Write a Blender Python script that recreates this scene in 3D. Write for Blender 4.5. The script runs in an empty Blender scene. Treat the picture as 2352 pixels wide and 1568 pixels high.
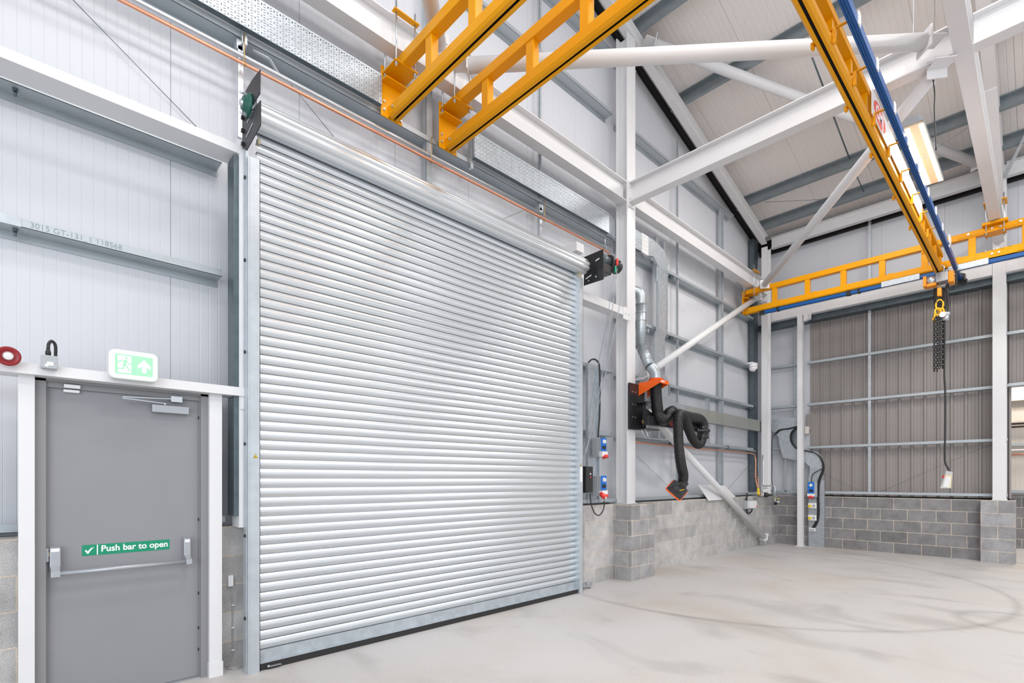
import bpy, math, random
from mathutils import Vector, Matrix
random.seed(7)
S = bpy.context.scene
COL = S.collection

# ------------------------------------------------------------------ camera
cam_d = bpy.data.cameras.new('camera')
cam = bpy.data.objects.new('camera', cam_d)
COL.objects.link(cam)
cam.location = (0, 0, 1.48)
cam.rotation_euler = (math.radians(90), 0, math.radians(46.173 - 90))
cam_d.sensor_width = 36
cam_d.lens = 36 * 1172.0 / 2352
cam_d.shift_y = (1100.5 - 784) / 2352
cam_d.clip_start = 0.05
cam_d.clip_end = 200
S.camera = cam

# ------------------------------------------------------------------ world, exposure, big lights
S.view_settings.view_transform = 'Standard'
S.view_settings.look = 'None'
S.view_settings.gamma = 1
S.view_settings.use_curve_mapping = False
S.view_settings.exposure = 0.06
w = bpy.data.worlds.new('world')
S.world = w
w.use_nodes = True
bg = w.node_tree.nodes['Background']
bg.inputs[0].default_value = (0.90, 0.94, 1.0, 1)
bg.inputs[1].default_value = 1.12


def area(name, loc, rot, sx, sy, power, col):
    d = bpy.data.lights.new(name, 'AREA')
    d.shape = 'RECTANGLE'
    d.size = sx
    d.size_y = sy
    d.energy = power
    d.color = col
    o = bpy.data.objects.new(name, d)
    o.location = loc
    o.rotation_euler = rot
    COL.objects.link(o)
    return o


R = math.radians
# rows of high bay lamps that hang behind and above the camera, and daylight from the open doors behind
for x, y, z, p in ((-1.5, 0.4, 8.4, 45), (1.4, 0.8, 8.6, 90), (4.8, 1.6, 8.3, 60), (1.4, -2.4, 8.6, 140), (4.8, -2.6, 8.3, 150), (8.6, -2.6, 7.4, 215), (9.0, 2.0, 7.2, 85)):
    area('high_bay_light', (x, y, z), (0, 0, 0), 1.5, 0.8, p, (1.0, 0.965, 0.93))
area('door_daylight', (-5.5, -3.0, 2.6), (R(90), 0, R(-55)), 5.0, 4.5, 200, (0.80, 0.90, 1.0))
area('upper_wall_fill', (-5.0, -8.0, 6.0), (R(98), 0, R(-52)), 8.0, 2.5, 310, (0.93, 0.96, 1.0))  # added unseen fill that brightens the upper walls and ceiling


# ------------------------------------------------------------------ materials
def mat(name, col, rough=0.5, metal=0.0, noise=0.0, nscale=6.0, ncol=None, spec=0.5, bump=0.0, bscale=80.0,
        emit=None, estr=0.0, stretch=(1, 1, 1), alpha=1.0):
    m = bpy.data.materials.new(name)
    m.use_nodes = True
    nt = m.node_tree
    b = nt.nodes['Principled BSDF']
    b.inputs['Roughness'].default_value = rough
    b.inputs['Metallic'].default_value = metal
    b.inputs['Specular IOR Level'].default_value = spec
    c4 = (col[0], col[1], col[2], 1)
    b.inputs['Base Color'].default_value = c4
    tc = nt.nodes.new('ShaderNodeTexCoord')
    mp = nt.nodes.new('ShaderNodeMapping')
    mp.inputs['Scale'].default_value = stretch
    nt.links.new(tc.outputs['Object'], mp.inputs[0])
    if noise > 0:
        n = nt.nodes.new('ShaderNodeTexNoise')
        n.inputs['Scale'].default_value = nscale
        n.inputs['Detail'].default_value = 5
        n.inputs['Roughness'].default_value = 0.6
        nt.links.new(mp.outputs[0], n.inputs[0])
        r = nt.nodes.new('ShaderNodeValToRGB')
        r.color_ramp.elements[0].position = 0.3
        r.color_ramp.elements[1].position = 0.7
        k = ncol or tuple(max(0, v * (1 - noise)) for v in col)
        r.color_ramp.elements[0].color = (k[0], k[1], k[2], 1)
        r.color_ramp.elements[1].color = c4
        nt.links.new(n.outputs['Fac'], r.inputs[0])
        nt.links.new(r.outputs[0], b.inputs['Base Color'])
    if bump > 0:
        n2 = nt.nodes.new('ShaderNodeTexNoise')
        n2.inputs['Scale'].default_value = bscale
        n2.inputs['Detail'].default_value = 3
        nt.links.new(mp.outputs[0], n2.inputs[0])
        bp = nt.nodes.new('ShaderNodeBump')
        bp.inputs['Strength'].default_value = bump
        bp.inputs['Distance'].default_value = 0.004
        nt.links.new(n2.outputs['Fac'], bp.inputs['Height'])
        nt.links.new(bp.outputs[0], b.inputs['Normal'])
    if emit:
        b.inputs['Emission Color'].default_value = (emit[0], emit[1], emit[2], 1)
        b.inputs['Emission Strength'].default_value = estr
    if alpha < 1:
        b.inputs['Alpha'].default_value = alpha
    return m


M = {}
M['white'] = mat('white_steel_paint', (0.75, 0.75, 0.76), 0.45, noise=0.04, nscale=3)
M['galv'] = mat('galvanised_steel', (0.56, 0.61, 0.65), 0.42, 0.55, noise=0.22, nscale=14, bump=0.1, bscale=60)
M['galv_rail'] = mat('galvanised_rail', (0.50, 0.55, 0.58), 0.45, 0.45, noise=0.18, nscale=5, stretch=(0.3, 0.3, 3))
M['galv_purlin'] = mat('galvanised_purlin', (0.30, 0.345, 0.37), 0.42, 0.45, noise=0.18, nscale=5)
M['galv_dark'] = mat('galvanised_dark', (0.13, 0.17, 0.19), 0.4, 0.6, noise=0.3, nscale=8)  # dark steel; also carries the shade on trimmers and tray undersides
M['shutter'] = mat('shutter_lath', (0.74, 0.78, 0.81), 0.32, 0.85, noise=0.06, nscale=4, stretch=(0.4, 1, 8))
M['guide'] = mat('guide_galvanised', (0.58, 0.63, 0.67), 0.4, 0.5, noise=0.15, nscale=9)
M['panel'] = mat('white_cladding_panel', (0.625, 0.64, 0.68), 0.45)
M['roof'] = mat('roof_lining_panel', (0.80, 0.765, 0.745), 0.5)
M['brown'] = mat('grey_trapezoid_sheet', (0.30, 0.275, 0.262), 0.5, noise=0.08, nscale=3, stretch=(1, 1, .2))
M['cream'] = mat('cream_lit_panel', (0.76, 0.70, 0.64), 0.5)  # the far room's warm light is put into this cream
M['yellow'] = mat('yellow_crane_paint', (0.82, 0.345, 0.0), 0.42, noise=0.05, nscale=2, spec=0.25)
M['black'] = mat('black_paint', (0.012, 0.012, 0.014), 0.45)
M['blackgloss'] = mat('black_plastic', (0.02, 0.02, 0.022), 0.3, bump=0.1)
M['void'] = mat('dark_closure', (0.006, 0.006, 0.007), 0.9)
M['hose'] = mat('black_hose', (0.010, 0.010, 0.011), 0.34)
M['orange'] = mat('orange_paint', (0.90, 0.13, 0.01), 0.4)
M['orange2'] = mat('orange_plastic', (0.95, 0.33, 0.01), 0.4)
M['copper'] = mat('copper_pipe', (0.80, 0.36, 0.22), 0.32, 0.7, noise=0.12, nscale=8)
M['zinc'] = mat('zinc_bright', (0.62, 0.66, 0.69), 0.3, 0.85)
M['duct'] = mat('spiral_duct_galvanised', (0.50, 0.55, 0.58), 0.40, 0.75, noise=0.15, nscale=7)
M['door'] = mat('grey_door_paint', (0.27, 0.275, 0.29), 0.45, noise=0.04, nscale=3)
M['doorframe'] = mat('grey_frame_paint', (0.25, 0.25, 0.26), 0.45)
M['silver'] = mat('silver_paint', (0.42, 0.44, 0.47), 0.35, 0.5)
M['whiteplastic'] = mat('white_plastic', (0.82, 0.82, 0.83), 0.35)
M['greyplastic'] = mat('grey_plastic', (0.40, 0.43, 0.45), 0.4)
M['blueplastic'] = mat('blue_plastic', (0.01, 0.16, 0.60), 0.35)
M['blue'] = mat('blue_conductor_rail', (0.003, 0.085, 0.30), 0.35)
M['red'] = mat('red_plastic', (0.26, 0.002, 0.006), 0.3)
M['redbright'] = mat('red_bright', (0.75, 0.04, 0.03), 0.35)
M['green'] = mat('green_sign', (0.0, 0.27, 0.14), 0.4)
M['greencast'] = mat('green_cast_iron', (0.01, 0.10, 0.07), 0.4)
M['greenplastic'] = mat('green_plastic', (0.01, 0.30, 0.17), 0.4)
M['textwhite'] = mat('white_lettering', (0.92, 0.92, 0.92), 0.4)
M['textred'] = mat('red_lettering', (0.80, 0.08, 0.05), 0.4)
M['textblack'] = mat('black_lettering', (0.02, 0.02, 0.03), 0.5)
M['textgrey'] = mat('inkjet_lettering', (0.22, 0.28, 0.32), 0.5)
M['brass'] = mat('brass', (0.62, 0.40, 0.15), 0.35, 0.8)
M['chain'] = mat('black_chain_steel', (0.03, 0.03, 0.032), 0.35, 0.4)
M['slingyellow'] = mat('yellow_sling_paint', (0.95, 0.50, 0.01), 0.4)
M['sockyellow'] = mat('yellow_socket', (0.90, 0.66, 0.02), 0.4)
M['led'] = mat('led_strip', (1, 1, 1), 0.5, emit=(1.0, 0.93, 0.80), estr=4.5)
M['lampbody'] = mat('lamp_reflector', (0.75, 0.62, 0.42), 0.4)
M['exitgreen'] = mat('exit_sign_green', (0.30, 0.75, 0.40), 0.4, emit=(0.30, 0.85, 0.38), estr=0.35)
M['exitwhite'] = mat('exit_sign_white', (0.9, 0.95, 0.9), 0.4, emit=(0.92, 1.0, 0.93), estr=0.5)
M['exitrim'] = mat('exit_sign_rim', (0.75, 0.9, 0.8), 0.25, emit=(0.6, 0.9, 0.7), estr=0.25)
M['rubber'] = mat('black_rubber', (0.02, 0.02, 0.021), 0.5)
M['debris'] = mat('grey_debris', (0.42, 0.43, 0.46), 0.8, noise=0.4, nscale=20)
M['tan'] = mat('tan_plastic', (0.45, 0.42, 0.30), 0.5)
M['warnyellow'] = mat('warning_yellow', (0.95, 0.62, 0.01), 0.5)


def clear_mat():
    m = mat('clear_plastic', (0.9, 0.92, 0.93), 0.15, alpha=0.35)
    return m


M['clear'] = clear_mat()


def galv_patina():
    m = mat('stained_shaded_tray_steel', (0.36, 0.41, 0.43), 0.45, 0.4, noise=0.45, nscale=7, ncol=(0.42, 0.38, 0.30))  # real stains, over a base darkened as turned from the light
    return m


M['galv_stain'] = galv_patina()


def block_mat(name, axis, off, bw, tint, zoff=0.022, darker=1.0):
    """dense concrete block with pale pointed mortar; axis 'X' or 'Y' is the run of the wall"""
    m = bpy.data.materials.new(name)
    m.use_nodes = True
    nt = m.node_tree
    b = nt.nodes['Principled BSDF']
    b.inputs['Roughness'].default_value = 0.9
    g = nt.nodes.new('ShaderNodeNewGeometry')
    sp = nt.nodes.new('ShaderNodeSeparateXYZ')
    nt.links.new(g.outputs['Position'], sp.inputs[0])
    sn = nt.nodes.new('ShaderNodeSeparateXYZ')
    nt.links.new(g.outputs['True Normal'], sn.inputs[0])
    ab = nt.nodes.new('ShaderNodeMath'); ab.operation = 'ABSOLUTE'
    nt.links.new(sn.outputs[0], ab.inputs[0])
    gt = nt.nodes.new('ShaderNodeMath'); gt.operation = 'GREATER_THAN'; gt.inputs[1].default_value = 0.5
    nt.links.new(ab.outputs[0], gt.inputs[0])
    mx = nt.nodes.new('ShaderNodeMix'); mx.data_type = 'FLOAT'
    nt.links.new(gt.outputs[0], mx.inputs[0])
    nt.links.new(sp.outputs[0], mx.inputs[2])
    nt.links.new(sp.outputs[1], mx.inputs[3])
    ax = nt.nodes.new('ShaderNodeMath'); ax.operation = 'SUBTRACT'; ax.inputs[1].default_value = off
    nt.links.new(mx.outputs[0], ax.inputs[0])
    az = nt.nodes.new('ShaderNodeMath'); az.operation = 'ADD'; az.inputs[1].default_value = zoff
    nt.links.new(sp.outputs[2], az.inputs[0])
    cb = nt.nodes.new('ShaderNodeCombineXYZ')
    nt.links.new(ax.outputs[0], cb.inputs[0])
    nt.links.new(az.outputs[0], cb.inputs[1])
    br = nt.nodes.new('ShaderNodeTexBrick')
    br.inputs['Scale'].default_value = 1
    br.inputs['Brick Width'].default_value = bw
    br.inputs['Row Height'].default_value = 0.225
    br.inputs['Mortar Size'].default_value = 0.0055
    br.inputs['Mortar Smooth'].default_value = 0.15
    br.inputs['Bias'].default_value = 0.0
    t = tint
    br.inputs['Color1'].default_value = (t[0] * 1.1, t[1] * 1.1, t[2] * 1.1, 1)
    br.inputs['Color2'].default_value = (t[0] * 0.82, t[1] * 0.82, t[2] * 0.82, 1)
    br.inputs['Mortar'].default_value = (0.60, 0.515, 0.43, 1)
    nt.links.new(cb.outputs[0], br.inputs[0])
    n = nt.nodes.new('ShaderNodeTexNoise')
    n.inputs['Scale'].default_value = 4.5
    n.inputs['Detail'].default_value = 6
    n.inputs['Roughness'].default_value = 0.65
    nt.links.new(g.outputs['Position'], n.inputs[0])
    n2 = nt.nodes.new('ShaderNodeTexNoise')
    n2.inputs['Scale'].default_value = 120
    n2.inputs['Detail'].default_value = 3
    nt.links.new(g.outputs['Position'], n2.inputs[0])
    r1 = nt.nodes.new('ShaderNodeMapRange')
    r1.inputs[1].default_value = 0.3; r1.inputs[2].default_value = 0.7
    r1.inputs[3].default_value = 0.78; r1.inputs[4].default_value = 1.22
    nt.links.new(n.outputs['Fac'], r1.inputs[0])
    r2 = nt.nodes.new('ShaderNodeMapRange')
    r2.inputs[1].default_value = 0.35; r2.inputs[2].default_value = 0.65
    r2.inputs[3].default_value = 0.84; r2.inputs[4].default_value = 1.15
    nt.links.new(n2.outputs['Fac'], r2.inputs[0])
    mm = nt.nodes.new('ShaderNodeMath'); mm.operation = 'MULTIPLY'
    nt.links.new(r1.outputs[0], mm.inputs[0])
    nt.links.new(r2.outputs[0], mm.inputs[1])
    vm = nt.nodes.new('ShaderNodeVectorMath'); vm.operation = 'SCALE'
    nt.links.new(br.outputs['Color'], vm.inputs[0])
    nt.links.new(mm.outputs[0], vm.inputs['Scale'])
    nt.links.new(vm.outputs[0], b.inputs['Base Color'])
    bp = nt.nodes.new('ShaderNodeBump')
    bp.inputs['Strength'].default_value = 0.5
    bp.inputs['Distance'].default_value = 0.004
    iv = nt.nodes.new('ShaderNodeMath'); iv.operation = 'SUBTRACT'
    nt.links.new(n2.outputs['Fac'], iv.inputs[0])
    nt.links.new(br.outputs['Fac'], iv.inputs[1])
    nt.links.new(iv.outputs[0], bp.inputs['Height'])
    nt.links.new(bp.outputs[0], b.inputs['Normal'])
    return m


M['blockA'] = block_mat('blockwork_long_wall', 'X', 7.894, 0.44, (0.47, 0.46, 0.45))
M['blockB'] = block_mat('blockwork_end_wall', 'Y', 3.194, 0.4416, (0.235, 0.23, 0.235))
M['blockP'] = block_mat('blockwork_pier', 'X', 6.37 + 0.03, 0.44, (0.34, 0.335, 0.335))
M['blockQ'] = block_mat('blockwork_pier_right', 'Y', 0.34, 0.44, (0.34, 0.34, 0.35))


def floor_mat():
    m = bpy.data.materials.new('power_floated_concrete')
    m.use_nodes = True
    nt = m.node_tree
    b = nt.nodes['Principled BSDF']
    b.inputs['Specular IOR Level'].default_value = 0.35
    g = nt.nodes.new('ShaderNodeNewGeometry')

    def noise(scale, det, dist=0.0, stretch=None):
        n = nt.nodes.new('ShaderNodeTexNoise')
        n.inputs['Scale'].default_value = scale
        n.inputs['Detail'].default_value = det
        n.inputs['Distortion'].default_value = dist
        if stretch:
            mp = nt.nodes.new('ShaderNodeMapping')
            mp.inputs['Scale'].default_value = stretch
            mp.inputs['Rotation'].default_value = (0, 0, 0.5)
            nt.links.new(g.outputs['Position'], mp.inputs[0])
            nt.links.new(mp.outputs[0], n.inputs[0])
        else:
            nt.links.new(g.outputs['Position'], n.inputs[0])
        return n
    a = noise(0.55, 7, 0.6)
    c = noise(1.7, 8, 0.8, (1, 0.5, 1))
    d = noise(60, 3)
    r = nt.nodes.new('ShaderNodeValToRGB')
    e = r.color_ramp.elements
    e[0].position = 0.30; e[0].color = (0.51, 0.465, 0.43, 1)
    e[1].position = 0.68; e[1].color = (0.56, 0.555, 0.555, 1)
    x = e.new(0.5); x.color = (0.545, 0.53, 0.52, 1)
    nt.links.new(a.outputs['Fac'], r.inputs[0])
    # trowel swirls and tyre scuffs, darker with a shape of their own
    r2 = nt.nodes.new('ShaderNodeMapRange')
    r2.inputs[1].default_value = 0.33; r2.inputs[2].default_value = 0.47
    r2.inputs[3].default_value = 0.84; r2.inputs[4].default_value = 1.0
    nt.links.new(c.outputs['Fac'], r2.inputs[0])
    r3 = nt.nodes.new('ShaderNodeMapRange')
    r3.inputs[1].default_value = 0.3; r3.inputs[2].default_value = 0.7
    r3.inputs[3].default_value = 0.95; r3.inputs[4].default_value = 1.04
    nt.links.new(d.outputs['Fac'], r3.inputs[0])
    prev = None
    mulin = [r2.outputs[0], r3.outputs[0]]
    # tyre arcs
    for (cx, cy, rad, wd) in ((8.2, 3.3, 3.1, 0.07), (8.3, -1.6, 1.35, 0.10), (7.4, 0.2, 0.45, 0.10)):
        vd = nt.nodes.new('ShaderNodeVectorMath'); vd.operation = 'DISTANCE'
        vd.inputs[1].default_value = (cx, cy, 0)
        nt.links.new(g.outputs['Position'], vd.inputs[0])
        s = nt.nodes.new('ShaderNodeMath'); s.operation = 'SUBTRACT'; s.inputs[1].default_value = rad
        nt.links.new(vd.outputs['Value'], s.inputs[0])
        ab = nt.nodes.new('ShaderNodeMath'); ab.operation = 'ABSOLUTE'
        nt.links.new(s.outputs[0], ab.inputs[0])
        mr = nt.nodes.new('ShaderNodeMapRange')
        mr.inputs[1].default_value = 0.0; mr.inputs[2].default_value = wd
        mr.inputs[3].default_value = 0.80; mr.inputs[4].default_value = 1.0
        nt.links.new(ab.outputs[0], mr.inputs[0])
        mulin.append(mr.outputs[0])
    cur = mulin[0]
    for q in mulin[1:]:
        mm = nt.nodes.new('ShaderNodeMath'); mm.operation = 'MULTIPLY'
        nt.links.new(cur, mm.inputs[0]); nt.links.new(q, mm.inputs[1])
        cur = mm.outputs[0]
    vm = nt.nodes.new('ShaderNodeVectorMath'); vm.operation = 'SCALE'
    nt.links.new(r.outputs[0], vm.inputs[0]); nt.links.new(cur, vm.inputs['Scale'])
    nt.links.new(vm.outputs[0], b.inputs['Base Color'])
    rr = nt.nodes.new('ShaderNodeMapRange')
    rr.inputs[3].default_value = 0.42; rr.inputs[4].default_value = 0.62
    nt.links.new(c.outputs['Fac'], rr.inputs[0])
    nt.links.new(rr.outputs[0], b.inputs['Roughness'])
    return m


M['floor'] = floor_mat()


# ------------------------------------------------------------------ mesh helpers
def V(*a):
    return Vector(a) if len(a) > 1 else Vector(a[0])


class MB:
    def __init__(s):
        s.v = []; s.f = []; s.sm = []

    def add(s, vs, fs, smooth=False):
        n = len(s.v)
        s.v += [tuple(p) for p in vs]
        for f in fs:
            s.f.append([i + n for i in f]); s.sm.append(smooth)
        return s

    def box(s, a, b):
        x0, y0, z0 = [min(p, q) for p, q in zip(a, b)]
        x1, y1, z1 = [max(p, q) for p, q in zip(a, b)]
        vs = [(x0, y0, z0), (x1, y0, z0), (x1, y1, z0), (x0, y1, z0), (x0, y0, z1), (x1, y0, z1), (x1, y1, z1), (x0, y1, z1)]
        return s.add(vs, [(0, 3, 2, 1), (4, 5, 6, 7), (0, 1, 5, 4), (1, 2, 6, 5), (2, 3, 7, 6), (3, 0, 4, 7)])

    def prism(s, poly, vec, smooth=False):
        """closed polygon (3-D points) pushed along vec"""
        n = len(poly); vec = Vector(vec)
        a = [Vector(p) for p in poly]; b = [p + vec for p in a]
        fs = [tuple(range(n))[::-1], tuple(range(n, 2 * n))]
        s.add(a + b, fs)
        k = len(s.v) - 2 * n
        for i in range(n):
            j = (i + 1) % n
            s.f.append([k + i, k + j, k + n + j, k + n + i]); s.sm.append(smooth)
        return s

    def sweep(s, p, q, prof, up=(0, 0, 1), smooth=False):
        """2-D profile (side, up) swept from p to q"""
        p = Vector(p); q = Vector(q); d = (q - p).normalized(); up = Vector(up)
        side = d.cross(up).normalized(); u = side.cross(d).normalized()
        return s.prism([p + side * a + u * b for a, b in prof], q - p, smooth)

    def beam(s, p, q, w, h, up=(0, 0, 1)):
        return s.sweep(p, q, [(-w / 2, -h / 2), (w / 2, -h / 2), (w / 2, h / 2), (-w / 2, h / 2)], up)

    def ibeam(s, p, q, w, h, tf=0.012, tw=0.008, up=(0, 0, 1)):
        a = w / 2; b = h / 2; c = tw / 2
        return s.sweep(p, q, [(-a, -b), (a, -b), (a, -b + tf), (c, -b + tf), (c, b - tf), (a, b - tf), (a, b), (-a, b),
                              (-a, b - tf), (-c, b - tf), (-c, -b + tf), (-a, -b + tf)], up)

    def tube(s, pts, r, n=12, caps=True, smooth=True, radii=None):
        pts = [Vector(p) for p in pts]
        m = len(pts); rings = []
        t = (pts[1] - pts[0]).normalized()
        ref = Vector((0, 0, 1)) if abs(t.z) < 0.9 else Vector((1, 0, 0))
        nrm = t.cross(ref).normalized()
        k0 = len(s.v)
        for i in range(m):
            if i == 0: tt = pts[1] - pts[0]
            elif i == m - 1: tt = pts[-1] - pts[-2]
            else: tt = (pts[i + 1] - pts[i]).normalized() + (pts[i] - pts[i - 1]).normalized()
            tt.normalize()
            nrm = (nrm - tt * nrm.dot(tt)).normalized()
            bn = tt.cross(nrm)
            rr = radii[i] if radii else r
            for j in range(n):
                a = 2 * math.pi * j / n
                s.v.append(tuple(pts[i] + (nrm * math.cos(a) + bn * math.sin(a)) * rr))
        for i in range(m - 1):
            for j in range(n):
                a = k0 + i * n + j; b = k0 + i * n + (j + 1) % n
                s.f.append([a, b, b + n, a + n]); s.sm.append(smooth)
        if caps:
            s.f.append([k0 + j for j in range(n)][::-1]); s.sm.append(False)
            s.f.append([k0 + (m - 1) * n + j for j in range(n)]); s.sm.append(False)
        return s

    def cyl(s, p, q, r, n=16, r2=None):
        return s.tube([p, q], r, n, radii=[r, r2 if r2 is not None else r])

    def lathe(s, c, axis, prof, n=24):
        """prof = (distance along axis, radius)"""
        c = Vector(c); axis = Vector(axis).normalized()
        return s.tube([c + axis * h for h, _ in prof], 1, n, radii=[max(r, 1e-4) for _, r in prof]) if False else s._lathe(c, axis, prof, n)

    def _lathe(s, c, axis, prof, n):
        ref = Vector((0, 0, 1)) if abs(axis.z) < 0.9 else Vector((1, 0, 0))
        a1 = axis.cross(ref).normalized(); a2 = axis.cross(a1)
        k = len(s.v)
        for h, r in prof:
            for j in range(n):
                t = 2 * math.pi * j / n
                s.v.append(tuple(c + axis * h + (a1 * math.cos(t) + a2 * math.sin(t)) * max(r, 1e-4)))
        for i in range(len(prof) - 1):
            for j in range(n):
                a = k + i * n + j; b = k + i * n + (j + 1) % n
                s.f.append([a, b, b + n, a + n]); s.sm.append(True)
        s.f.append([k + j for j in range(n)][::-1]); s.sm.append(False)
        e = k + (len(prof) - 1) * n
        s.f.append([e + j for j in range(n)]); s.sm.append(False)
        return s

    def torus(s, c, ax1, ax2, R1, R2, r, n=16, m=6):
        """ring of ellipse axes ax1*R1, ax2*R2"""
        c = Vector(c); ax1 = Vector(ax1).normalized(); ax2 = Vector(ax2).normalized(); nn = ax1.cross(ax2)
        k = len(s.v)
        for i in range(n):
            t = 2 * math.pi * i / n
            d = (ax1 * math.cos(t) * R1 + ax2 * math.sin(t) * R2)
            dd = d.normalized()
            for j in range(m):
                a = 2 * math.pi * j / m
                s.v.append(tuple(c + d + dd * math.cos(a) * r + nn * math.sin(a) * r))
        for i in range(n):
            for j in range(m):
                a = k + i * m + j; b = k + i * m + (j + 1) % m
                c2 = k + ((i + 1) % n) * m + (j + 1) % m; d2 = k + ((i + 1) % n) * m + j
                s.f.append([a, b, c2, d2]); s.sm.append(True)
        return s

    def bolt(s, p, axis, r=0.012, h=0.012, stud=0.02):
        p = Vector(p); axis = Vector(axis).normalized()
        s.tube([p, p + axis * h], r, 6, smooth=False)
        if stud: s.tube([p + axis * h, p + axis * (h + stud)], r * 0.5, 8)
        return s


def wpos(o):
    return o.location + (wpos(o.parent) if o.parent else Vector((0, 0, 0)))


def obj(name, mb, m, parent=None, bevel=0.0):
    me = bpy.data.meshes.new(name)
    vs = [Vector(p) for p in mb.v]
    if parent is None:
        xs = [p.x for p in vs]; ys = [p.y for p in vs]; zs = [p.z for p in vs]
        org = Vector(((min(xs) + max(xs)) / 2, (min(ys) + max(ys)) / 2, min(zs)))
    else:
        org = wpos(parent)
    me.from_pydata([tuple(p - org) for p in vs], [], mb.f)
    me.polygons.foreach_set('use_smooth', mb.sm)
    me.materials.append(M[m] if isinstance(m, str) else m)
    me.update()
    import bmesh
    bm = bmesh.new(); bm.from_mesh(me)
    bmesh.ops.recalc_face_normals(bm, faces=bm.faces)
    bm.to_mesh(me); bm.free()
    o = bpy.data.objects.new(name, me)
    COL.objects.link(o)
    if parent is None: o.location = org
    else: o.parent = parent
    if bevel > 0:
        b = o.modifiers.new('edge', 'BEVEL')
        b.width = bevel; b.segments = 2; b.limit_method = 'ANGLE'
        b.angle_limit = math.radians(40)
    return o


def empty(name, loc, label, cat, group=None):
    o = bpy.data.objects.new(name, None)
    o.empty_display_size = 0.1
    o.location = loc
    COL.objects.link(o)
    o['label'] = label; o['category'] = cat
    if group: o['group'] = group
    return o


def tag(o, label, cat, group=None, kind=None):
    o['label'] = label; o['category'] = cat
    if group: o['group'] = group
    if kind: o['kind'] = kind
    return o


def struct(o, label=None):
    o['kind'] = 'structure'
    if label: o['label'] = label; o['category'] = 'structure'
    return o


def relabel(o, label):
    o['label'] = label
    return o


def dup(root, loc, label, rot=None):
    r = root.copy(); COL.objects.link(r); r.location = loc
    r['label'] = label
    for ch in [c for c in bpy.data.objects if c.parent == root]:
        c = ch.copy(); COL.objects.link(c); c.parent = r
        for g in [k for k in bpy.data.objects if k.parent == ch]:
            d = g.copy(); COL.objects.link(d); d.parent = c
    return r


def text(name, s, size, loc, rot, m, parent, bold=0.0, sx=1.0, align='CENTER', depth=0.0006, shear=0.0):
    cu = bpy.data.curves.new(name, 'FONT')
    cu.body = s; cu.size = size; cu.align_x = align; cu.align_y = 'CENTER'
    cu.offset = bold; cu.extrude = depth; cu.shear = shear
    t = bpy.data.objects.new(name + '_tmp', cu)
    me = bpy.data.meshes.new_from_object(t)
    bpy.data.objects.remove(t)
    mt = Matrix.Translation(Vector(loc)) @ rot.to_4x4() @ Matrix.Diagonal((sx, 1, 1, 1))
    me.transform(mt)
    org = wpos(parent) if parent else Vector((0, 0, 0))
    me.transform(Matrix.Translation(-org))
    me.materials.clear(); me.materials.append(M[m])
    o = bpy.data.objects.new(name, me)
    COL.objects.link(o)
    if parent: o.parent = parent
    return o


from mathutils import Euler
FACE_Y = Euler((R(90), 0, 0)).to_matrix()          # lettering that faces the -Y side, reading along +X
FACE_X = Euler((R(90), 0, R(-90))).to_matrix()     # lettering that faces the -X side, reading along -Y


def smooth_path(pts, n=6):
    """Catmull-Rom through the points"""
    P = [Vector(p) for p in pts]
    P = [P[0] * 2 - P[1]] + P + [P[-1] * 2 - P[-2]]
    out = []
    for i in range(1, len(P) - 2):
        for k in range(n):
            t = k / n
            a, b, c, d = P[i - 1], P[i], P[i + 1], P[i + 2]
            out.append(0.5 * ((2 * b) + (-a + c) * t + (2 * a - 5 * b + 4 * c - d) * t * t + (-a + 3 * b - 3 * c + d) * t ** 3))
    out.append(P[-2])
    return out


# ================================================================== THE ROOM
def zu(x):            # underside line of the rafters
    return 10.015 - 0.262 * x


struct(obj('floor', MB().box((-12, -14, -0.2), (22, 9, 0)), 'floor'))

# ---- ribbed cladding on the long wall (fine grooves every 67 mm, panel joints every metre)
def grooved(x0, x1, pitch, phase, gw, gd, joint=None, jd=0.006, jw=0.006):
    pts = [(x0, 0)]
    k = math.ceil((x0 - phase) / pitch)
    while phase + k * pitch < x1 - gw:
        x = phase + k * pitch
        j = joint and abs(((x - joint) + 0.5) % 1.0 - 0.5) < pitch * 0.5 * 0.999
        if x > x0 + gw:
            w_, d_ = (jw, jd) if j else (gw, gd)
            pts += [(x - w_, 0), (x, d_), (x + w_, 0)]
        k += 1
    pts.append((x1, 0))
    return pts


pa = grooved(-1.6, 12.95, 0.0667, 0.842, 0.0035, 0.0016, 0.842, 0.008, 0.004)
mb = MB()
vs = []; fs = []
YC = 4.75


def zclad(x):
    return min(zu(x) + 0.30, 9.8)


for (x, d) in pa:
    vs += [(x, YC + d, 1.10), (x, YC + d, zclad(x))]
for i in range(len(pa) - 1):
    fs.append((2 * i, 2 * i + 2, 2 * i + 3, 2 * i + 1))
mb.add(vs, fs)
struct(obj('wall_left', mb, 'panel'))
mb = MB().prism([(-1.6, 4.79, 1.05), (12.95, 4.79, 1.05), (12.95, 4.79, zu(12.95) + 0.5), (1.0, 4.79, zu(1.0) + 0.5), (-1.6, 4.79, zu(1) + 0.5)], (0, 0.05, 0))
struct(obj('trim_1', mb, 'void'))
# dark closure under the roof slope of the gable
mb = MB().prism([(12.9, 4.70, zu(12.9) + 0.27), (12.9, 4.70, zu(12.9) + 0.45), (1, 4.70, zu(1) + 0.45), (1, 4.70, zu(1) + 0.27)], (0, 0.045, 0))
struct(obj('trim_2', mb, 'void'))

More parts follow.
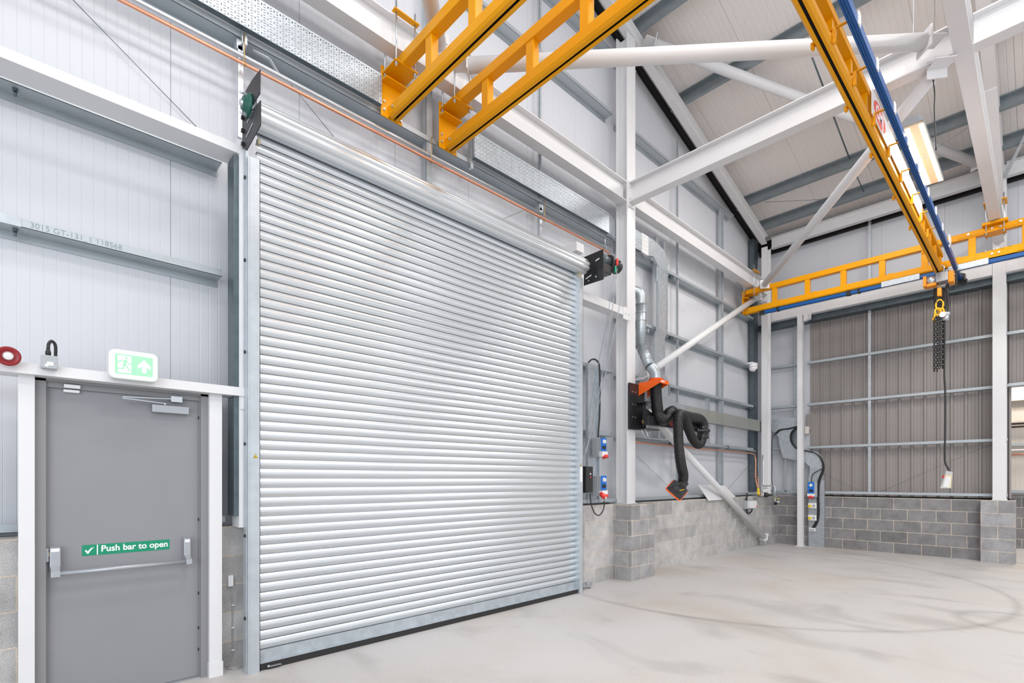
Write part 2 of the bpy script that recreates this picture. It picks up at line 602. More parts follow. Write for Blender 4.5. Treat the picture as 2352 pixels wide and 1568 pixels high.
# ---- right wall (X): smooth panels, and the trapezoid sheeting of the closed-off opening
pb = grooved(-2.5, 4.75, 0.0667, 0.05, 0.0035, 0.0012, 0.32, 0.006, 0.004)
mb = MB(); vs = []; fs = []
for (y, d) in pb:
    vs += [(12.82 + d, y, 5.12), (12.82 + d, y, 7.15)]
for i in range(len(pb) - 1):
    fs.append((2 * i, 2 * i + 2, 2 * i + 3, 2 * i + 1))
mb.add(vs, fs)
pc = grooved(3.62, 4.75, 0.0667, 0.05, 0.0035, 0.0012, 0.32, 0.006, 0.004)
vs = []; fs = []
for (y, d) in pc:
    vs += [(12.82 + d, y, 1.10), (12.82 + d, y, 5.12)]
for i in range(len(pc) - 1):
    fs.append((2 * i, 2 * i + 2, 2 * i + 3, 2 * i + 1))
mb.add(vs, fs)
struct(obj('wall_right', mb, 'panel'))


def trapezoid(y0, y1, z0, z1, x):
    """ribs 200 mm apart standing into the room"""
    pts = []
    y = y1
    k = math.floor((y1 - 0.012) / 0.2)
    pts = [(y1, 0)]
    while 0.012 + k * 0.2 > y0:
        c = 0.012 + k * 0.2
        pts += [(c + 0.030, 0), (c + 0.016, -0.032), (c - 0.016, -0.032), (c - 0.030, 0), (c - 0.075, 0), (c - 0.08, -0.004), (c - 0.085, 0), (c - 0.120, 0), (c - 0.125, -0.004), (c - 0.13, 0)]
        k -= 1
    pts = [p for p in pts if p[0] >= y0] + [(y0, 0)]
    m_ = MB(); vs = []; fs = []
    for yy, d in pts:
        vs += [(x - d * -1, yy, z0), (x - d * -1, yy, z1)]
    for i in range(len(pts) - 1):
        fs.append((2 * i, 2 * i + 2, 2 * i + 3, 2 * i + 1))
    return m_.add(vs, fs)


mb = trapezoid(0.40, 3.62, 1.13, 5.10, 12.82)
m2 = trapezoid(-2.5, 0.44, 3.13, 5.10, 12.821)
mb.add(m2.v, m2.f)
struct(obj('wall_opening', mb, 'brown'))
# backing and dark flashings behind the right wall
mb = MB().box((12.87, -2.5, 3.14), (12.92, 4.85, 7.5)).box((12.87, 0.42, 1.0), (12.92, 4.85, 3.14))
struct(obj('trim_3', mb, 'void'))
mb = MB().box((12.70, 0.3, 6.80), (12.80, 4.7, 7.25)).box((12.70, -2.5, 6.80), (12.80, 0.3, 7.25))
struct(obj('trim_4', mb, 'void'))
mb = MB().box((12.56, 0.42, 4.98), (12.80, 4.7, 5.10)).box((12.56, -2.5, 4.98), (12.80, 0.42, 5.10))
struct(obj('trim_5', mb, 'galv_dark'))
# plain galvanised closing sheet beside the intermediate post
struct(obj('trim_6', MB().box((12.74, 3.80, 1.13), (12.76, 3.96, 5.1)), 'galv'))

# ---- blockwork
BT = 1.110
mb = MB().box((5.30, 4.45, 0), (12.66, 4.69, BT)).box((1.08, 4.45, 0), (1.33, 4.69, BT)).box((-1.6, 4.45, 0), (-0.02, 4.69, BT))
struct(obj('wall_left_blockwork', mb, 'blockA'))
mb = MB().box((12.65, 0.36, 0), (12.86, 4.46, BT))
struct(obj('wall_right_blockwork', mb, 'blockB'))
mb = MB().box((6.37, 4.14, 0), (7.01, 4.46, BT))
struct(obj('wall_pier_1', mb, 'blockP'))
mb = MB().box((12.25, 4.265, 0), (12.66, 4.46, BT))
struct(obj('wall_pier_2', mb, 'blockP'))
mb = MB().box((12.43, 0.34, 0), (12.87, 0.785, BT))
struct(obj('wall_pier_3', mb, 'blockQ'))

# ---- the further room seen past the right column
mb = MB(); pts = grooved(-4, 2.5, 0.0667, 0.02, 0.004, 0.003, 0.3, 0.01, 0.005); vs = []; fs = []
for y, d in pts: vs += [(15.45 + d, y, 1.1), (15.45 + d, y, 4.6)]
for i in range(len(pts) - 1): fs.append((2 * i, 2 * i + 2, 2 * i + 3, 2 * i + 1))
mb.add(vs, fs)
struct(obj('wall_far', mb, 'cream'))
struct(obj('wall_far_blockwork', MB().box((15.40, -4, 0), (15.62, 2.5, 1.14)), 'blockB'))
struct(obj('ceiling_far', MB().box((12.95, -4, 4.6), (15.7, 2.5, 4.65)), 'cream'))
area('far_room_light', (14.2, 0.2, 4.4), (0, 0, 0), 1.2, 0.5, 85, (1.0, 0.87, 0.74))

# ---- roof lining: ribs run up the slope
pts = grooved(-5.0, 4.78, 0.0833, 0.05, 0.007, 0.006, 0.3, 0.012, 0.006)
mb = MB(); vs = []; fs = []
x0, x1 = 0.0, 12.95
for y, d in pts:
    vs += [(x1, y, zu(x1) + 0.42 + d), (x0, y, zu(x0) + 0.42 + d)]
for i in range(len(pts) - 1): fs.append((2 * i, 2 * i + 2, 2 * i + 3, 2 * i + 1))
mb.add(vs, fs)
# the rest of the roof over the open end of the hall and the other slope
mb.add([(x1, -14, zu(x1) + .42), (x0, -14, zu(x0) + .42), (x0, -5, zu(x0) + .42), (x1, -5, zu(x1) + .42)], [(0, 1, 2, 3)])
mb.add([(x0, -14, zu(x0) + .42), (-12, -14, zu(12.0) + .42), (-12, 4.78, zu(12.0) + .42), (x0, 4.78, zu(x0) + .42)], [(0, 1, 2, 3)])
struct(obj('ceiling', mb, 'roof'))

# ================================================================== STEEL FRAME
def steel(name, mb, label, cat, m='white', group=None):
    return tag(obj(name, mb, m), label, cat, group)


# gable column
root = empty('steel_column', (6.68, 4.44, BT), 'white steel column standing on the block pier beside the roller shutter', 'column')
obj('shaft', MB().ibeam((6.68, 4.44, BT + 0.012), (6.68, 4.44, 8.23), 0.22, 0.20, 0.014, 0.01, up=(0, 1, 0)), 'white', root)
obj('base_plate', MB().box((6.55, 4.32, BT), (6.81, 4.56, BT + 0.012)), 'white', root)
root = empty('steel_column', (12.31, 4.405, BT), 'white steel column on the small pier in the far corner of the room', 'column')
obj('shaft', MB().ibeam((12.31, 4.405, BT + 0.012), (12.31, 4.405, 6.77), 0.13, 0.22, 0.012, 0.01, up=(1, 0, 0)), 'white', root)
obj('base_plate', MB().box((12.19, 4.33, BT), (12.43, 4.48, BT + 0.012)), 'white', root)
obj('bracket_plate', MB().prism([(12.08, 4.34, 5.50), (12.2, 4.34, 5.50), (12.2, 4.47, 5.50), (12.08, 4.47, 5.50)], (0, 0, 0.012)), 'white', root)
root = empty('steel_column', (12.57, 0.541, BT), 'white steel column on the block pier at the right edge', 'column')
obj('shaft', MB().ibeam((12.575, 0.541, BT + 0.012), (12.575, 0.541, 7.0), 0.177, 0.25, 0.014, 0.01, up=(1, 0, 0)), 'white', root)
obj('base_plate', MB().box((12.44, 0.44, BT), (12.71, 0.64, BT + 0.012)), 'white', root)
root = empty('steel_post', (12.45, 3.73, 0), 'slim white post standing on the floor beside the perforated riser tray', 'column')
obj('shaft', MB().box((12.40, 3.68, 0.012), (12.52, 3.785, 5.10)), 'white', root)
obj('base_plate', MB().box((12.37, 3.655, 0), (12.55, 3.81, 0.012)), 'white', root)
obj('head_bracket', MB().prism([(12.40, 3.53, 5.10), (12.40, 3.66, 5.10), (12.40, 3.66, 4.96), (12.40, 3.53, 4.99)], (0.10, 0, 0)).box((12.36, 3.50, 4.985), (12.38, 3.53, 5.09)), 'white', root)

BZ = (5.664 + 5.965) / 2
steel('steel_beam', MB().ibeam((-2.5, 4.415, BZ), (6.57, 4.415, BZ), 0.15, 0.30), 'white gable beam above the roller shutter, left of the tall column', 'beam')
steel('steel_beam', MB().ibeam((6.79, 4.415, BZ), (12.2, 4.415, BZ), 0.15, 0.30), 'white gable beam running from the tall column to the far corner', 'beam')
root = empty('steel_beam', (6.675, 2.4, 5.664), 'white tie beam crossing the room from the tall column under the roof', 'beam')
obj('beam_section', MB().ibeam((6.675, 4.325, BZ), (6.675, 0.62, BZ), 0.15, 0.30), 'white', root)
obj('end_plate', MB().box((6.59, 4.325, 5.60), (6.76, 4.34, 5.99)), 'white', root)
b_ = MB()
for zz in (5.72, 5.90):
    b_.bolt((6.62, 4.325, zz), (0, -1, 0), 0.014, 0.012, 0.01)
obj('bolt', b_, 'white', root)
steel('steel_beam', MB().ibeam((6.675, 0.47, BZ), (6.675, -4.5, BZ), 0.15, 0.30), 'white beam at top right continuing past the portal frame', 'beam')
steel('steel_beam', MB().ibeam((3.0, 0.545, BZ), (12.45, 0.545, BZ), 0.14, 0.30), 'deep white runway beam seen from below, dropping to the right column', 'beam')
steel('steel_beam', MB().ibeam((12.46, 4.34, 5.225), (12.46, 0.635, 5.225), 0.12, 0.25), 'white mid height rail beam on the right wall, behind the yellow runway', 'beam')
steel('steel_beam', MB().ibeam((12.46, 0.45, 5.225), (12.46, -2.5, 5.225), 0.12, 0.25), 'white mid height beam right of the right column', 'beam')
steel('steel_beam', MB().ibeam((12.46, 4.34, 6.905), (12.46, 0.635, 6.905), 0.12, 0.25), 'white eaves beam at the top of the right wall', 'beam')
steel('steel_beam', MB().ibeam((12.46, 0.45, 6.905), (12.46, -2.5, 6.905), 0.12, 0.25), 'white eaves beam right of the right column, top corner', 'beam')


def rafter(y0, y1, xa, xb, h, label):
    yc = (y0 + y1) / 2
    n = Vector((0.262, 0, 1)).normalized()
    p = Vector((xa, yc, zu(xa))) + n * h / 2; q = Vector((xb, yc, zu(xb))) + n * h / 2
    return steel('steel_rafter', MB().ibeam(p, q, y1 - y0, h, up=n), label, 'rafter')


rafter(4.34, 4.46, 2.0, 12.18, 0.20, 'white sloping rafter along the gable wall meeting the far corner column')
rf = empty('steel_rafter', (7.5, 0.545, zu(7.5)), 'white haunched portal rafter above the runway beam at the right', 'rafter')
n_ = Vector((0.262, 0, 1)).normalized()
obj('rafter_section', MB().ibeam(Vector((2.5, .545, zu(2.5))) + n_ * .13, Vector((12.40, .545, zu(12.40))) + n_ * .13, 0.14, 0.26, up=n_), 'white', rf)
obj('haunch', MB().prism([(10.4, .54, zu(10.4)), (12.44, .54, zu(12.44)), (12.44, .54, 6.32)], (0, 0.01, 0)).prism([(10.4, .475, zu(10.4) - .0), (12.44, .475, 6.32), (12.44, .475, 6.308), (10.4, .475, zu(10.4) - .012)], (0, 0.14, 0)), 'white', rf)

# corner and jamb trimmers
steel('corner_trimmer', MB().box((12.10, 4.60, 1.2), (12.34, 4.70, 7.0)), 'shade-coloured galvanised trimmer upright in the far corner behind the column', 'trimmer', 'galv_dark')  # corner shadow put into the darker steel colour
steel('shutter_trimmer', MB().box((1.165, 4.28, 1.20), (1.20, 4.44, 3.96)), 'shade-coloured galvanised upright beside the left shutter jamb', 'trimmer', 'galv_dark')  # galvanised steel whose shadow is put into the colour

# white framing of the personnel door and of the shutter opening
fr = empty('shutter_head_frame', (0.3, 4.36, BT), 'white channel frame left of the roller shutter, a long head with one jamb', 'frame')
obj('head_beam', MB().box((-1.6, 4.27, 3.977), (1.25, 4.47, 4.045)), 'white', fr)
obj('jamb_post', MB().box((1.20, 4.27, BT), (1.27, 4.45, 3.977)), 'white', fr)
fr = empty('shutter_stub_beam', (5.95, 4.35, 3.9), 'short white beam between the shutter and the tall column', 'beam')
obj('beam_section', MB().box((5.30, 4.28, 3.90), (6.50, 4.46, 4.01)), 'white', fr)
obj('end_plate', MB().box((6.37, 4.27, 3.84), (6.56, 4.285, 4.02)), 'white', fr)
b_ = MB()
for xx in (6.42, 6.50): b_.bolt((xx, 4.27, 3.93), (0, -1, 0), .014, .012, .008)
obj('bolt', b_, 'white', fr)
steel('door_lintel', MB().box((-1.6, 4.25, 2.118), (1.24, 4.43, 2.183)).box((1.205, 4.26, 2.02), (1.24, 4.38, 2.118)), 'white lintel beam over the grey door', 'lintel')
steel('door_post', MB().box((-0.018, 4.31, 0), (0.056, 4.43, 2.118)), 'white post at the left of the grey door', 'post')
pp = empty('door_post', (1.04, 4.36, 0), 'white post between the grey door and the shutter, with a boxed foot', 'post')
obj('shaft', MB().box((1.008, 4.31, 0.1), (1.092, 4.43, 2.118)), 'white', pp)
obj('foot_casing', MB().box((1.004, 4.300, 0), (1.097, 4.435, 0.105)), 'white', pp)

# ---- galvanised sheeting rails, shaped like a tray: upstand in front, web, upstand behind
def rail_x(x0, x1, zt, y=4.60, h=0.055, d=0.145):
    return MB().box((x0, y, zt - h), (x1, y + 0.003, zt)).box((x0, y, zt - h), (x1, y + d, zt - h + 0.003)).box((x0, y + d - 0.003, zt - h - 0.05), (x1, y + d, zt - h + 0.003))


def rail_y(y0, y1, zt, x=12.66, h=0.055, d=0.12):
    return MB().box((x, y0, zt - h), (x + 0.003, y1, zt)).box((x, y0, zt - h), (x + d, y1, zt - h + 0.003))


def srail(mb, label):
    return tag(obj('sheeting_rail', mb, 'galv_rail'), label, 'rail')


ra = srail(rail_x(-1.6, 1.165, 3.174), 'galvanised rail with printed part number on the white wall above the door')
text('print_marks', '3015 GT-131_1 118568', 0.05, ((0.055 + 0.50) / 2, 4.599, 3.147), FACE_Y, 'textgrey', ra, sx=1.0, bold=-0.0008)
obj('splice_sleeve', MB().box((-1.6, 4.596, 3.118), (-0.005, 4.60, 3.176)), 'galv', ra)
rb_ = srail(rail_x(-1.6, 1.165, 4.09), 'galvanised rail tucked under the white head beam at left')
for r_, zt in ((ra, 3.174), (rb_, 4.09)): obj('fixing_bolt', MB().bolt((-.033, 4.66, zt - .055), (0, 0, -1), .016, .018, .03), 'galv_dark', r_)
srail(rail_x(-1.6, -0.02, 1.191), 'galvanised sill rail on the blockwork left of the grey door')
srail(rail_x(1.095, 1.165, 1.191, 4.50), 'short galvanised sill rail between the door post and shutter')
srail(rail_x(5.31, 6.57, 3.174), 'upper galvanised rail between the shutter and tall column')
srail(rail_x(5.31, 6.57, 2.195), 'middle galvanised rail between the shutter and tall column')
srail(rail_x(5.31, 6.57, 1.191, 4.52), 'galvanised sill rail between the shutter and tall column')
ra = srail(rail_x(-2.0, 6.57, 5.184), 'long galvanised rail above the roller shutter, with pipes hung under it')
srail(rail_x(-2.0, 6.57, 7.152), 'galvanised rail above the gable beam, left of the tall column')
srail(rail_x(-2.0, 6.57, 8.14), 'highest galvanised rail left of the tall column')
for zt, wd in ((1.191, 'galvanised sill rail on the blockwork right of the tall column'),
               (2.195, 'galvanised rail just above the copper pipe, right of the tall column'),
               (3.174, 'galvanised rail just above the horizontal tray, right of the tall column'),
               (4.09, 'galvanised rail that carries the dome camera near the corner'),
               (5.184, 'galvanised rail ending beneath the yellow runway bracket at the corner'),
               (7.152, 'galvanised rail above the gable beam, right of the tall column'),
               (8.14, 'short highest galvanised rail right of the tall column, under the rafter')):
    xe = 12.15 if zt < 6.9 else (zu(0) - zt + 0.02) / 0.262
    ra = srail(rail_x(6.80, min(xe, 12.15), zt, 4.60 if zt > 1.5 else 4.52), wd)
    if 1.5 < zt < 8: 
        for xx in (8.36, 11.98):
            if xx < xe: obj('rail_cleat', MB().box((xx, 4.61, zt - .055 - .05), (xx + .09, 4.66, zt - .055)), 'galv_dark', ra)
for zt, wd in ((1.222, 'galvanised sill rail on the right wall, from post to right column'),
               (2.216, 'lowest of three rails across the grey trapezoid sheeting'),
               (3.174, 'middle of three rails across the grey trapezoid sheeting'),
               (4.107, 'top rail of three across the grey trapezoid sheeting')):
    srail(rail_y(0.44, 3.66, zt), wd)
for zt, wd in ((1.222, 'short sill rail in the corner behind the curved tray'),
               (2.216, 'short rail in the corner, lower, left of the slim post'),
               (3.174, 'short rail in the corner, second from top, left of the slim post'),
               (4.107, 'short rail in the corner, topmost, left of the slim post')):
    srail(rail_y(3.80, 4.58, zt), wd)
srail(rail_y(-2.4, 4.58, 6.06), 'rail on the right wall just above the yellow runway')
srail(rail_y(-2.4, 4.58, 5.56), 'rail on the right wall seen through the yellow runway openings')
srail(rail_y(-2.4, 0.44, 4.107), 'upper rail beyond the right column at the picture edge')
srail(rail_y(-2.4, 0.44, 3.186), 'lower rail with a dark underside beyond the right column')
for zt, wd in ((3.22, 'upper pale rail on the far room wall'), (2.25, 'lower pale rail on the far room wall'), (1.25, 'pale sill rail on the far room wall')):
    tag(obj('sheeting_rail', MB().box((15.30, -4, zt - .06), (15.45, 2.4, zt)), 'cream' if zt > 3 else 'galv_rail'), wd, 'rail')

# vertical galvanised struts between the rails
def strut_y(px0, px1, z0, z1, label, y=4.61):
    wide = 'wide' in label or 'low' in label
    w_, d_ = (0.08, 0.07) if wide else (0.035, 0.035)
    return tag(obj('vertical_strut', MB().box((px1 - w_, y, z0), (px1 - w_ + 0.003, y + d_, z1)).box((px1 - w_, y, z0), (px1, y + 0.003, z1)), 'galv_rail'), label, 'strut')


strut_y(3.171, 3.222, 3.95, 8.6, 'vertical galvanised strut behind the left yellow runway brackets')
strut_y(4.902, 4.965, 3.95, 8.5, 'vertical galvanised strut behind the perforated tray above the shutter')
strut_y(8.531, 8.634, 1.2, 7.7, 'narrow vertical strut, first one right of the duct')
strut_y(10.321, 10.527, 1.2, 7.1, 'wide vertical strut halfway between the duct and corner')
strut_y(12.064, 12.269, 1.2, 3.12, 'low vertical strut right beside the corner column')
for q, (px, lab) in enumerate(((1996, 'long vertical strut in the middle of the grey trapezoid sheeting'),)):
    yy = 2.464
    tag(obj('vertical_strut', MB().box((12.672, yy + .01, 1.2), (12.70, yy + 0.06, 6.85)), 'galv'), lab, 'strut')
yy = 4.086
tag(obj('vertical_strut', MB().box((12.66, yy, 1.2), (12.67, yy + 0.045, 2.1)), 'galv_rail'), 'short vertical strut low in the corner behind the curved tray', 'strut')
# slotted supports that hold the trays off the rails
def slotted(x0, z0, z1, label, y=4.515):
    return tag(obj('slotted_channel', MB().box((x0, y, z0), (x0 + 0.041, y + 0.02, z1)).box((x0 + .003, y + .02, z0), (x0 + .038, y + .08, z1)), 'zinc'), label, 'channel')


slotted(7.709, 5.222-0.4, 5.59, 'left one of two slotted channels rising above the elbow tray')
slotted(7.951, 5.31-0.4, 5.595, 'right one of two slotted channels rising above the elbow tray')
slotted(9.646, 2.14, 3.059, 'slotted channel holding the horizontal tray near the strut')
slotted(7.723, 2.15, 2.8, 'left slotted channel under the black boom')
slotted(7.965, 2.15, 2.8, 'right slotted channel under the black boom')
slotted(8.127, 2.9, 3.13, 'slotted channel behind the elbow of the lower tray')

# purlins
for px, lab in ((4.0, 'highest galvanised purlin at the top of the picture'), (5.44, 'galvanised purlin just left of the high tubular brace'),
                (6.884, 'galvanised purlin meeting the gable rafter above the column'), (8.32, 'galvanised purlin behind the crossing white tubes'),
                (9.774, 'galvanised purlin seen just under the tie beam'), (11.12, 'second lowest galvanised purlin'), (11.98, 'lowest galvanised purlin beside the eaves')):
    z0 = zu(px) + 0.205
    n = Vector((0.262, 0, 1)).normalized(); t = Vector((1, 0, -0.262)).normalized()
    a = Vector((px, 4.6, z0)); pu = MB()
    for s_, e_ in ((4.60, 0.56), (0.53, -4.5)):
        p = Vector((px, s_, z0)); q = Vector((px, e_, z0))
        # a zed: web square to the slope, flanges along it
        prof = [(0, 0), (-0.06, 0), (-0.06, 0.018), (-0.057, 0.018), (-0.057, 0.003), (-0.003, 0.003), (-0.003, 0.20), (0.06, 0.20), (0.06, 0.182), (0.057, 0.182), (0.057, 0.197), (0, 0.197)]
        pu.sweep(p, q, prof, up=n)
    tag(obj('roof_purlin', pu, 'galv_purlin'), lab, 'purlin')


# ---- tubular bracing
def brace(p, q, r, label, plate=(0, 0, 1)):
    p = Vector(p); q = Vector(q); d = (q - p).normalized(); L = (q - p).length
    root = empty('tubular_brace', (p + q) / 2, label, 'brace')
    obj('tube', MB().cyl(p + d * 0.14, q - d * 0.14, r, 28), 'white', root)
    pl = Vector(plate); s_ = d.cross(pl).normalized()
    for a, sg in ((p, 1), (q, -1)):
        m_ = MB()
        m_.prism([a - s_ * 0.09 - d * sg * 0.02, a + s_ * 0.09 - d * sg * 0.02, a + s_ * 0.09 + d * sg * .15, a - s_ * 0.09 + d * sg * .15], pl * 0.012)
        obj('gusset_plate', m_, 'white', root)
        e = a + d * sg * 0.13
        u_ = d.cross(s_).normalized()
        obj('end_cap', MB().prism([e - s_ * (r + .025) - u_ * (r + .025), e + s_ * (r + .025) - u_ * (r + .025), e + s_ * (r + .025) + u_ * (r + .025), e - s_ * (r + .025) + u_ * (r + .025)], d * sg * 0.012), 'white', root)
    return root


brace((3.269, 4.261, 5.8), (6.524, 0.717, 5.8), 0.075, 'long white horizontal tube crossing the top of the picture')
brace((3.092, 4.263, 5.8), (1.2, 2.4, 5.80), 0.075, 'white tube between the yellow runway beams at the top')
brace((11.426, 4.159, 5.6), (6.561, 0.668, 5.62), 0.065, 'white tube rising from the far corner to the tie beam')
brace((6.98, 4.28, zu(6.98) + 0.1), (12.1, 0.72, zu(12.1) + 0.10), 0.075, 'sloping white tube lying under the roof behind the tie beam')
brace((12.071, 4.45, 5.651), (7.071, 4.45, 3.061), 0.06, 'upper white diagonal tube on the wall behind the duct')
brace((7.306, 4.42, 2.539), (12.019, 4.3, 0.14), 0.06, 'lower white diagonal tube reaching down to the corner pier', (0, 1, 0))


def bolts(parent, pts, axis, r=0.012, h=0.012, stud=0.02, m='zinc', name='bolt'):
    first = None
    for p in pts:
        if first is None:
            first = obj(name, MB().bolt(p, axis, r, h, stud), m, parent); p0 = Vector(p)
        else:
            c = first.copy(); COL.objects.link(c); c.parent = parent
            c.location = first.location + (Vector(p) - p0)
    return first


# ================================================================== ROLLER SHUTTER
rs = empty('roller_shutter', (3.27, 4.2, 0), 'large galvanised steel roller shutter door, closed, filling the wall', 'roller door')
XL, XR = 1.315, 5.213
pitch = 0.0745
prof = []   # (y, z) down the face
z = 0.145
YS = 4.24
n = int((4.20 - z) / pitch)
for i in range(n + 1):
    zb = z + i * pitch
    prof += [(YS - 0.001, zb + 0.0), (YS + 0.030, zb + 0.0005), (YS + 0.030, zb + 0.0080), (YS - 0.001, zb + 0.0085)]
    for k in range(1, 8):
        t = k / 8
        prof.append((YS - 0.001 - 0.0125 * math.sin(math.pi * t) ** 0.9, zb + 0.0085 + (pitch - 0.0095) * t))
cur = MB()
for k in range(0, len(prof), 11):
    grp = prof[k:k + 11]
    nxt = prof[k + 11] if k + 11 < len(prof) else None
    for pts_, sm_f in ((grp[0:4], False), (grp[3:] + ([nxt] if nxt else []), True)):
        if sm_f:
            vs = []; fs = []
            for y, zz in pts_: vs += [(XL, y, zz), (XR, y, zz)]
            for i in range(len(pts_) - 1): fs.append((2 * i, 2 * i + 1, 2 * i + 3, 2 * i + 2))
            cur.add(vs, fs, True)
        else:
            for (y0_, z0_), (y1_, z1_) in zip(pts_, pts_[1:]):
                cur.add([(XL, y0_, z0_), (XR, y0_, z0_), (XR, y1_, z1_), (XL, y1_, z1_)], [(0, 1, 2, 3)])
obj('curtain', cur, 'shutter', rs)
# coil: the same laths wound round the barrel
CY, CZ, CR = 4.165, 4.255, 0.098
ring = []
N = 8
for k in range(N):
    a0 = 2 * math.pi * k / N + 0.10
    for j in range(7):
        t = j / 7
        a = a0 + 2 * math.pi / N * t
        if j == 0: rr = CR - 0.010
        elif j == 1: rr = CR - 0.010
        else: rr = CR - 0.002 + 0.006 * math.sin(math.pi * (t - 0.1) / 0.9)
        ring.append((CY + rr * math.cos(a), CZ + rr * math.sin(a)))
co = MB(); vs = []; fs = []
L = len(ring)
CX0, CX1 = 1.275, 5.30
for y, zz in ring: vs += [(CX0, y, zz), (CX1, y, zz)]
for i in range(L):
    j = (i + 1) % L
    fs.append((2 * i, 2 * i + 1, 2 * j + 1, 2 * j))
co.add(vs, fs, True)
co.add([(CX0, y, zz) for y, zz in ring], [tuple(range(L))]).add([(CX1, y, zz) for y, zz in ring], [tuple(range(L))])
obj('coil', co, 'shutter', rs)
bb = MB().box((XL, YS - 0.012, 0.055), (XR, YS - 0.004, 0.148)).box((XL, YS - 0.055, 0.055), (XR, YS - 0.004, 0.062))
obj('bottom_bar', bb, 'galv', rs)
obj('rubber_seal', MB().box((XL - 0.005, YS - 0.05, 0.0), (XR + 0.06, YS + 0.01, 0.055)), 'rubber', rs, 0.006)
for xa, xb, xo, zt in ((1.246, 1.318, 1.233, 3.93), (5.210, 5.282, 5.284, 4.10)):
    g = MB().box((xa, 4.165, 0), (xb, 4.170, zt)).box((min(xa, xo) if xa < 2 else xa, 4.170, 0), (xa + 0.004, 4.27, zt)).box((xb - 0.004, 4.165, 0), (xb, 4.20, zt))
    g.box((xo - .004 if xa < 2 else xa + .001, 4.205, 0), (xa + .001 if xa < 2 else xo, 4.268, zt + .2))
    obj('guide_rail', g, 'guide', rs)
bolts(rs, [(1.228, 4.215, zz) for zz in (0.42, 1.05, 1.75, 2.45, 3.15, 3.78)], (-1, 0, 0), 0.014, 0.010, 0, 'blackgloss', 'guide_bolt')
# end plates
def plate(x, pts, slots, name):
    p = MB().prism([(x, a, b) for a, b in pts], (0.006, 0, 0))
    return obj(name, p, 'black', rs)


pl = plate(1.222, [(3.868, 4.40), (3.872, 4.232), (4.02, 4.20), (4.035, 4.185), (3.858, 4.172), (3.857, 4.00), (4.175, 3.965), (4.272, 4.03), (4.278, 4.425)][0:0] or
           [(4.278, 4.425), (4.05, 4.425 + .0), (3.866, 4.40), (3.873, 4.235), (4.055, 4.232), (4.055, 4.205), (3.857, 4.175), (3.857, 4.0), (4.175, 3.965), (4.27, 4.03)], None, 'end_plate')
obj('bearing', MB().lathe((1.222, 4.10, 4.26), (-1, 0, 0), [(0, 0.085), (0.022, 0.08), (0.03, 0.05), (0.05, 0.045)], 24), 'greencast', rs)
obj('shaft_end', MB().cyl((1.225, 4.10, 4.26), (1.155, 4.10, 4.26), 0.02, 16), 'zinc', rs)
bolts(rs, [(1.20, 4.10, 4.335), (1.20, 4.10, 4.185)], (-1, 0, 0), 0.014, 0.014, 0.03, 'zinc', 'bearing_bolt')
bolts(rs, [(1.222, 4.235, zz) for zz in (4.34, 4.24, 4.14, 4.04)], (-1, 0, 0), 0.016, 0.018, 0.0, 'blackgloss', 'plate_bolt')
for (ya, za, yb, zb) in ((4.15, 4.30, 4.05, 4.33), (4.15, 4.16, 4.03, 4.185), (4.17, 4.06, 4.02, 4.09)):
    obj('adjusting_slot', MB().beam((1.2205, ya, za), (1.2205, yb, zb), 0.004, 0.010), 'zinc', rs)
obj('end_plate', MB().prism([(5.40, 4.245, 4.06), (5.40, 3.925, 4.055), (5.40, 3.93, 4.445), (5.40, 4.24, 4.44)], (0.006, 0, 0)), 'black', rs)
for (ya, za, yb, zb) in ((4.05, 4.33, 3.99, 4.345), (4.21, 4.14, 4.12, 4.165)):
    obj('adjusting_slot', MB().beam((5.399, ya, za), (5.399, yb, zb), 0.004, 0.014), 'whiteplastic', rs)
bolts(rs, [(5.40, 4.16, 4.10), (5.40, 4.04, 4.12)], (-1, 0, 0), 0.012, 0.01, 0.006, 'zinc', 'plate_bolt')
obj('barrel_shaft', MB().cyl((5.28, CY, CZ), (5.40, CY, CZ), 0.03, 16), 'zinc', rs)
obj('end_clip', MB().box((1.30, 4.16, 4.05), (1.32, 4.20, 4.09)), 'tan', rs)
obj('end_clip', MB().box((5.21, 4.16, 4.10), (5.25, 4.21, 4.18)), 'tan', rs)
# motor
mo = obj('motor', MB().cyl((5.406, 4.02, 4.36), (5.62, 4.02, 4.36), 0.075, 24).cyl((5.44, 4.02, 4.36), (5.46, 4.02, 4.36), 0.08, 24), 'galv_dark', rs)
obj('motor_cap', MB().lathe((5.62, 4.02, 4.36), (1, 0, 0), [(0, .10), (.03, .11), (.05, .10), (.07, .055), (.13, .05), (.14, .08), (.20, .095), (.24, .08), (.25, .03)], 24), 'blackgloss', mo)
obj('gearbox', MB().box((5.42, 3.94, 4.17), (5.60, 4.10, 4.29)), 'blackgloss', rs, 0.008)
# hand chain with red and green grips
def chainline(pts, step, r, wr):
    m_ = MB(); P = smooth_path(pts, 8)
    L_ = [0]
    for a, b in zip(P, P[1:]): L_.append(L_[-1] + (b - a).length)
    s = 0; i = 0; flip = 0
    while s < L_[-1]:
        while i < len(P) - 2 and L_[i + 1] < s: i += 1
        t = (s - L_[i]) / max(1e-6, L_[i + 1] - L_[i])
        c = P[i].lerp(P[i + 1], t); d = (P[i + 1] - P[i]).normalized()
        side = d.cross(Vector((1, 0.3, 0))).normalized()
        if flip: side = d.cross(side).normalized()
        m_.torus(c, d, side, step * 0.72, wr, r, 8, 4)
        flip = 1 - flip; s += step
    return m_


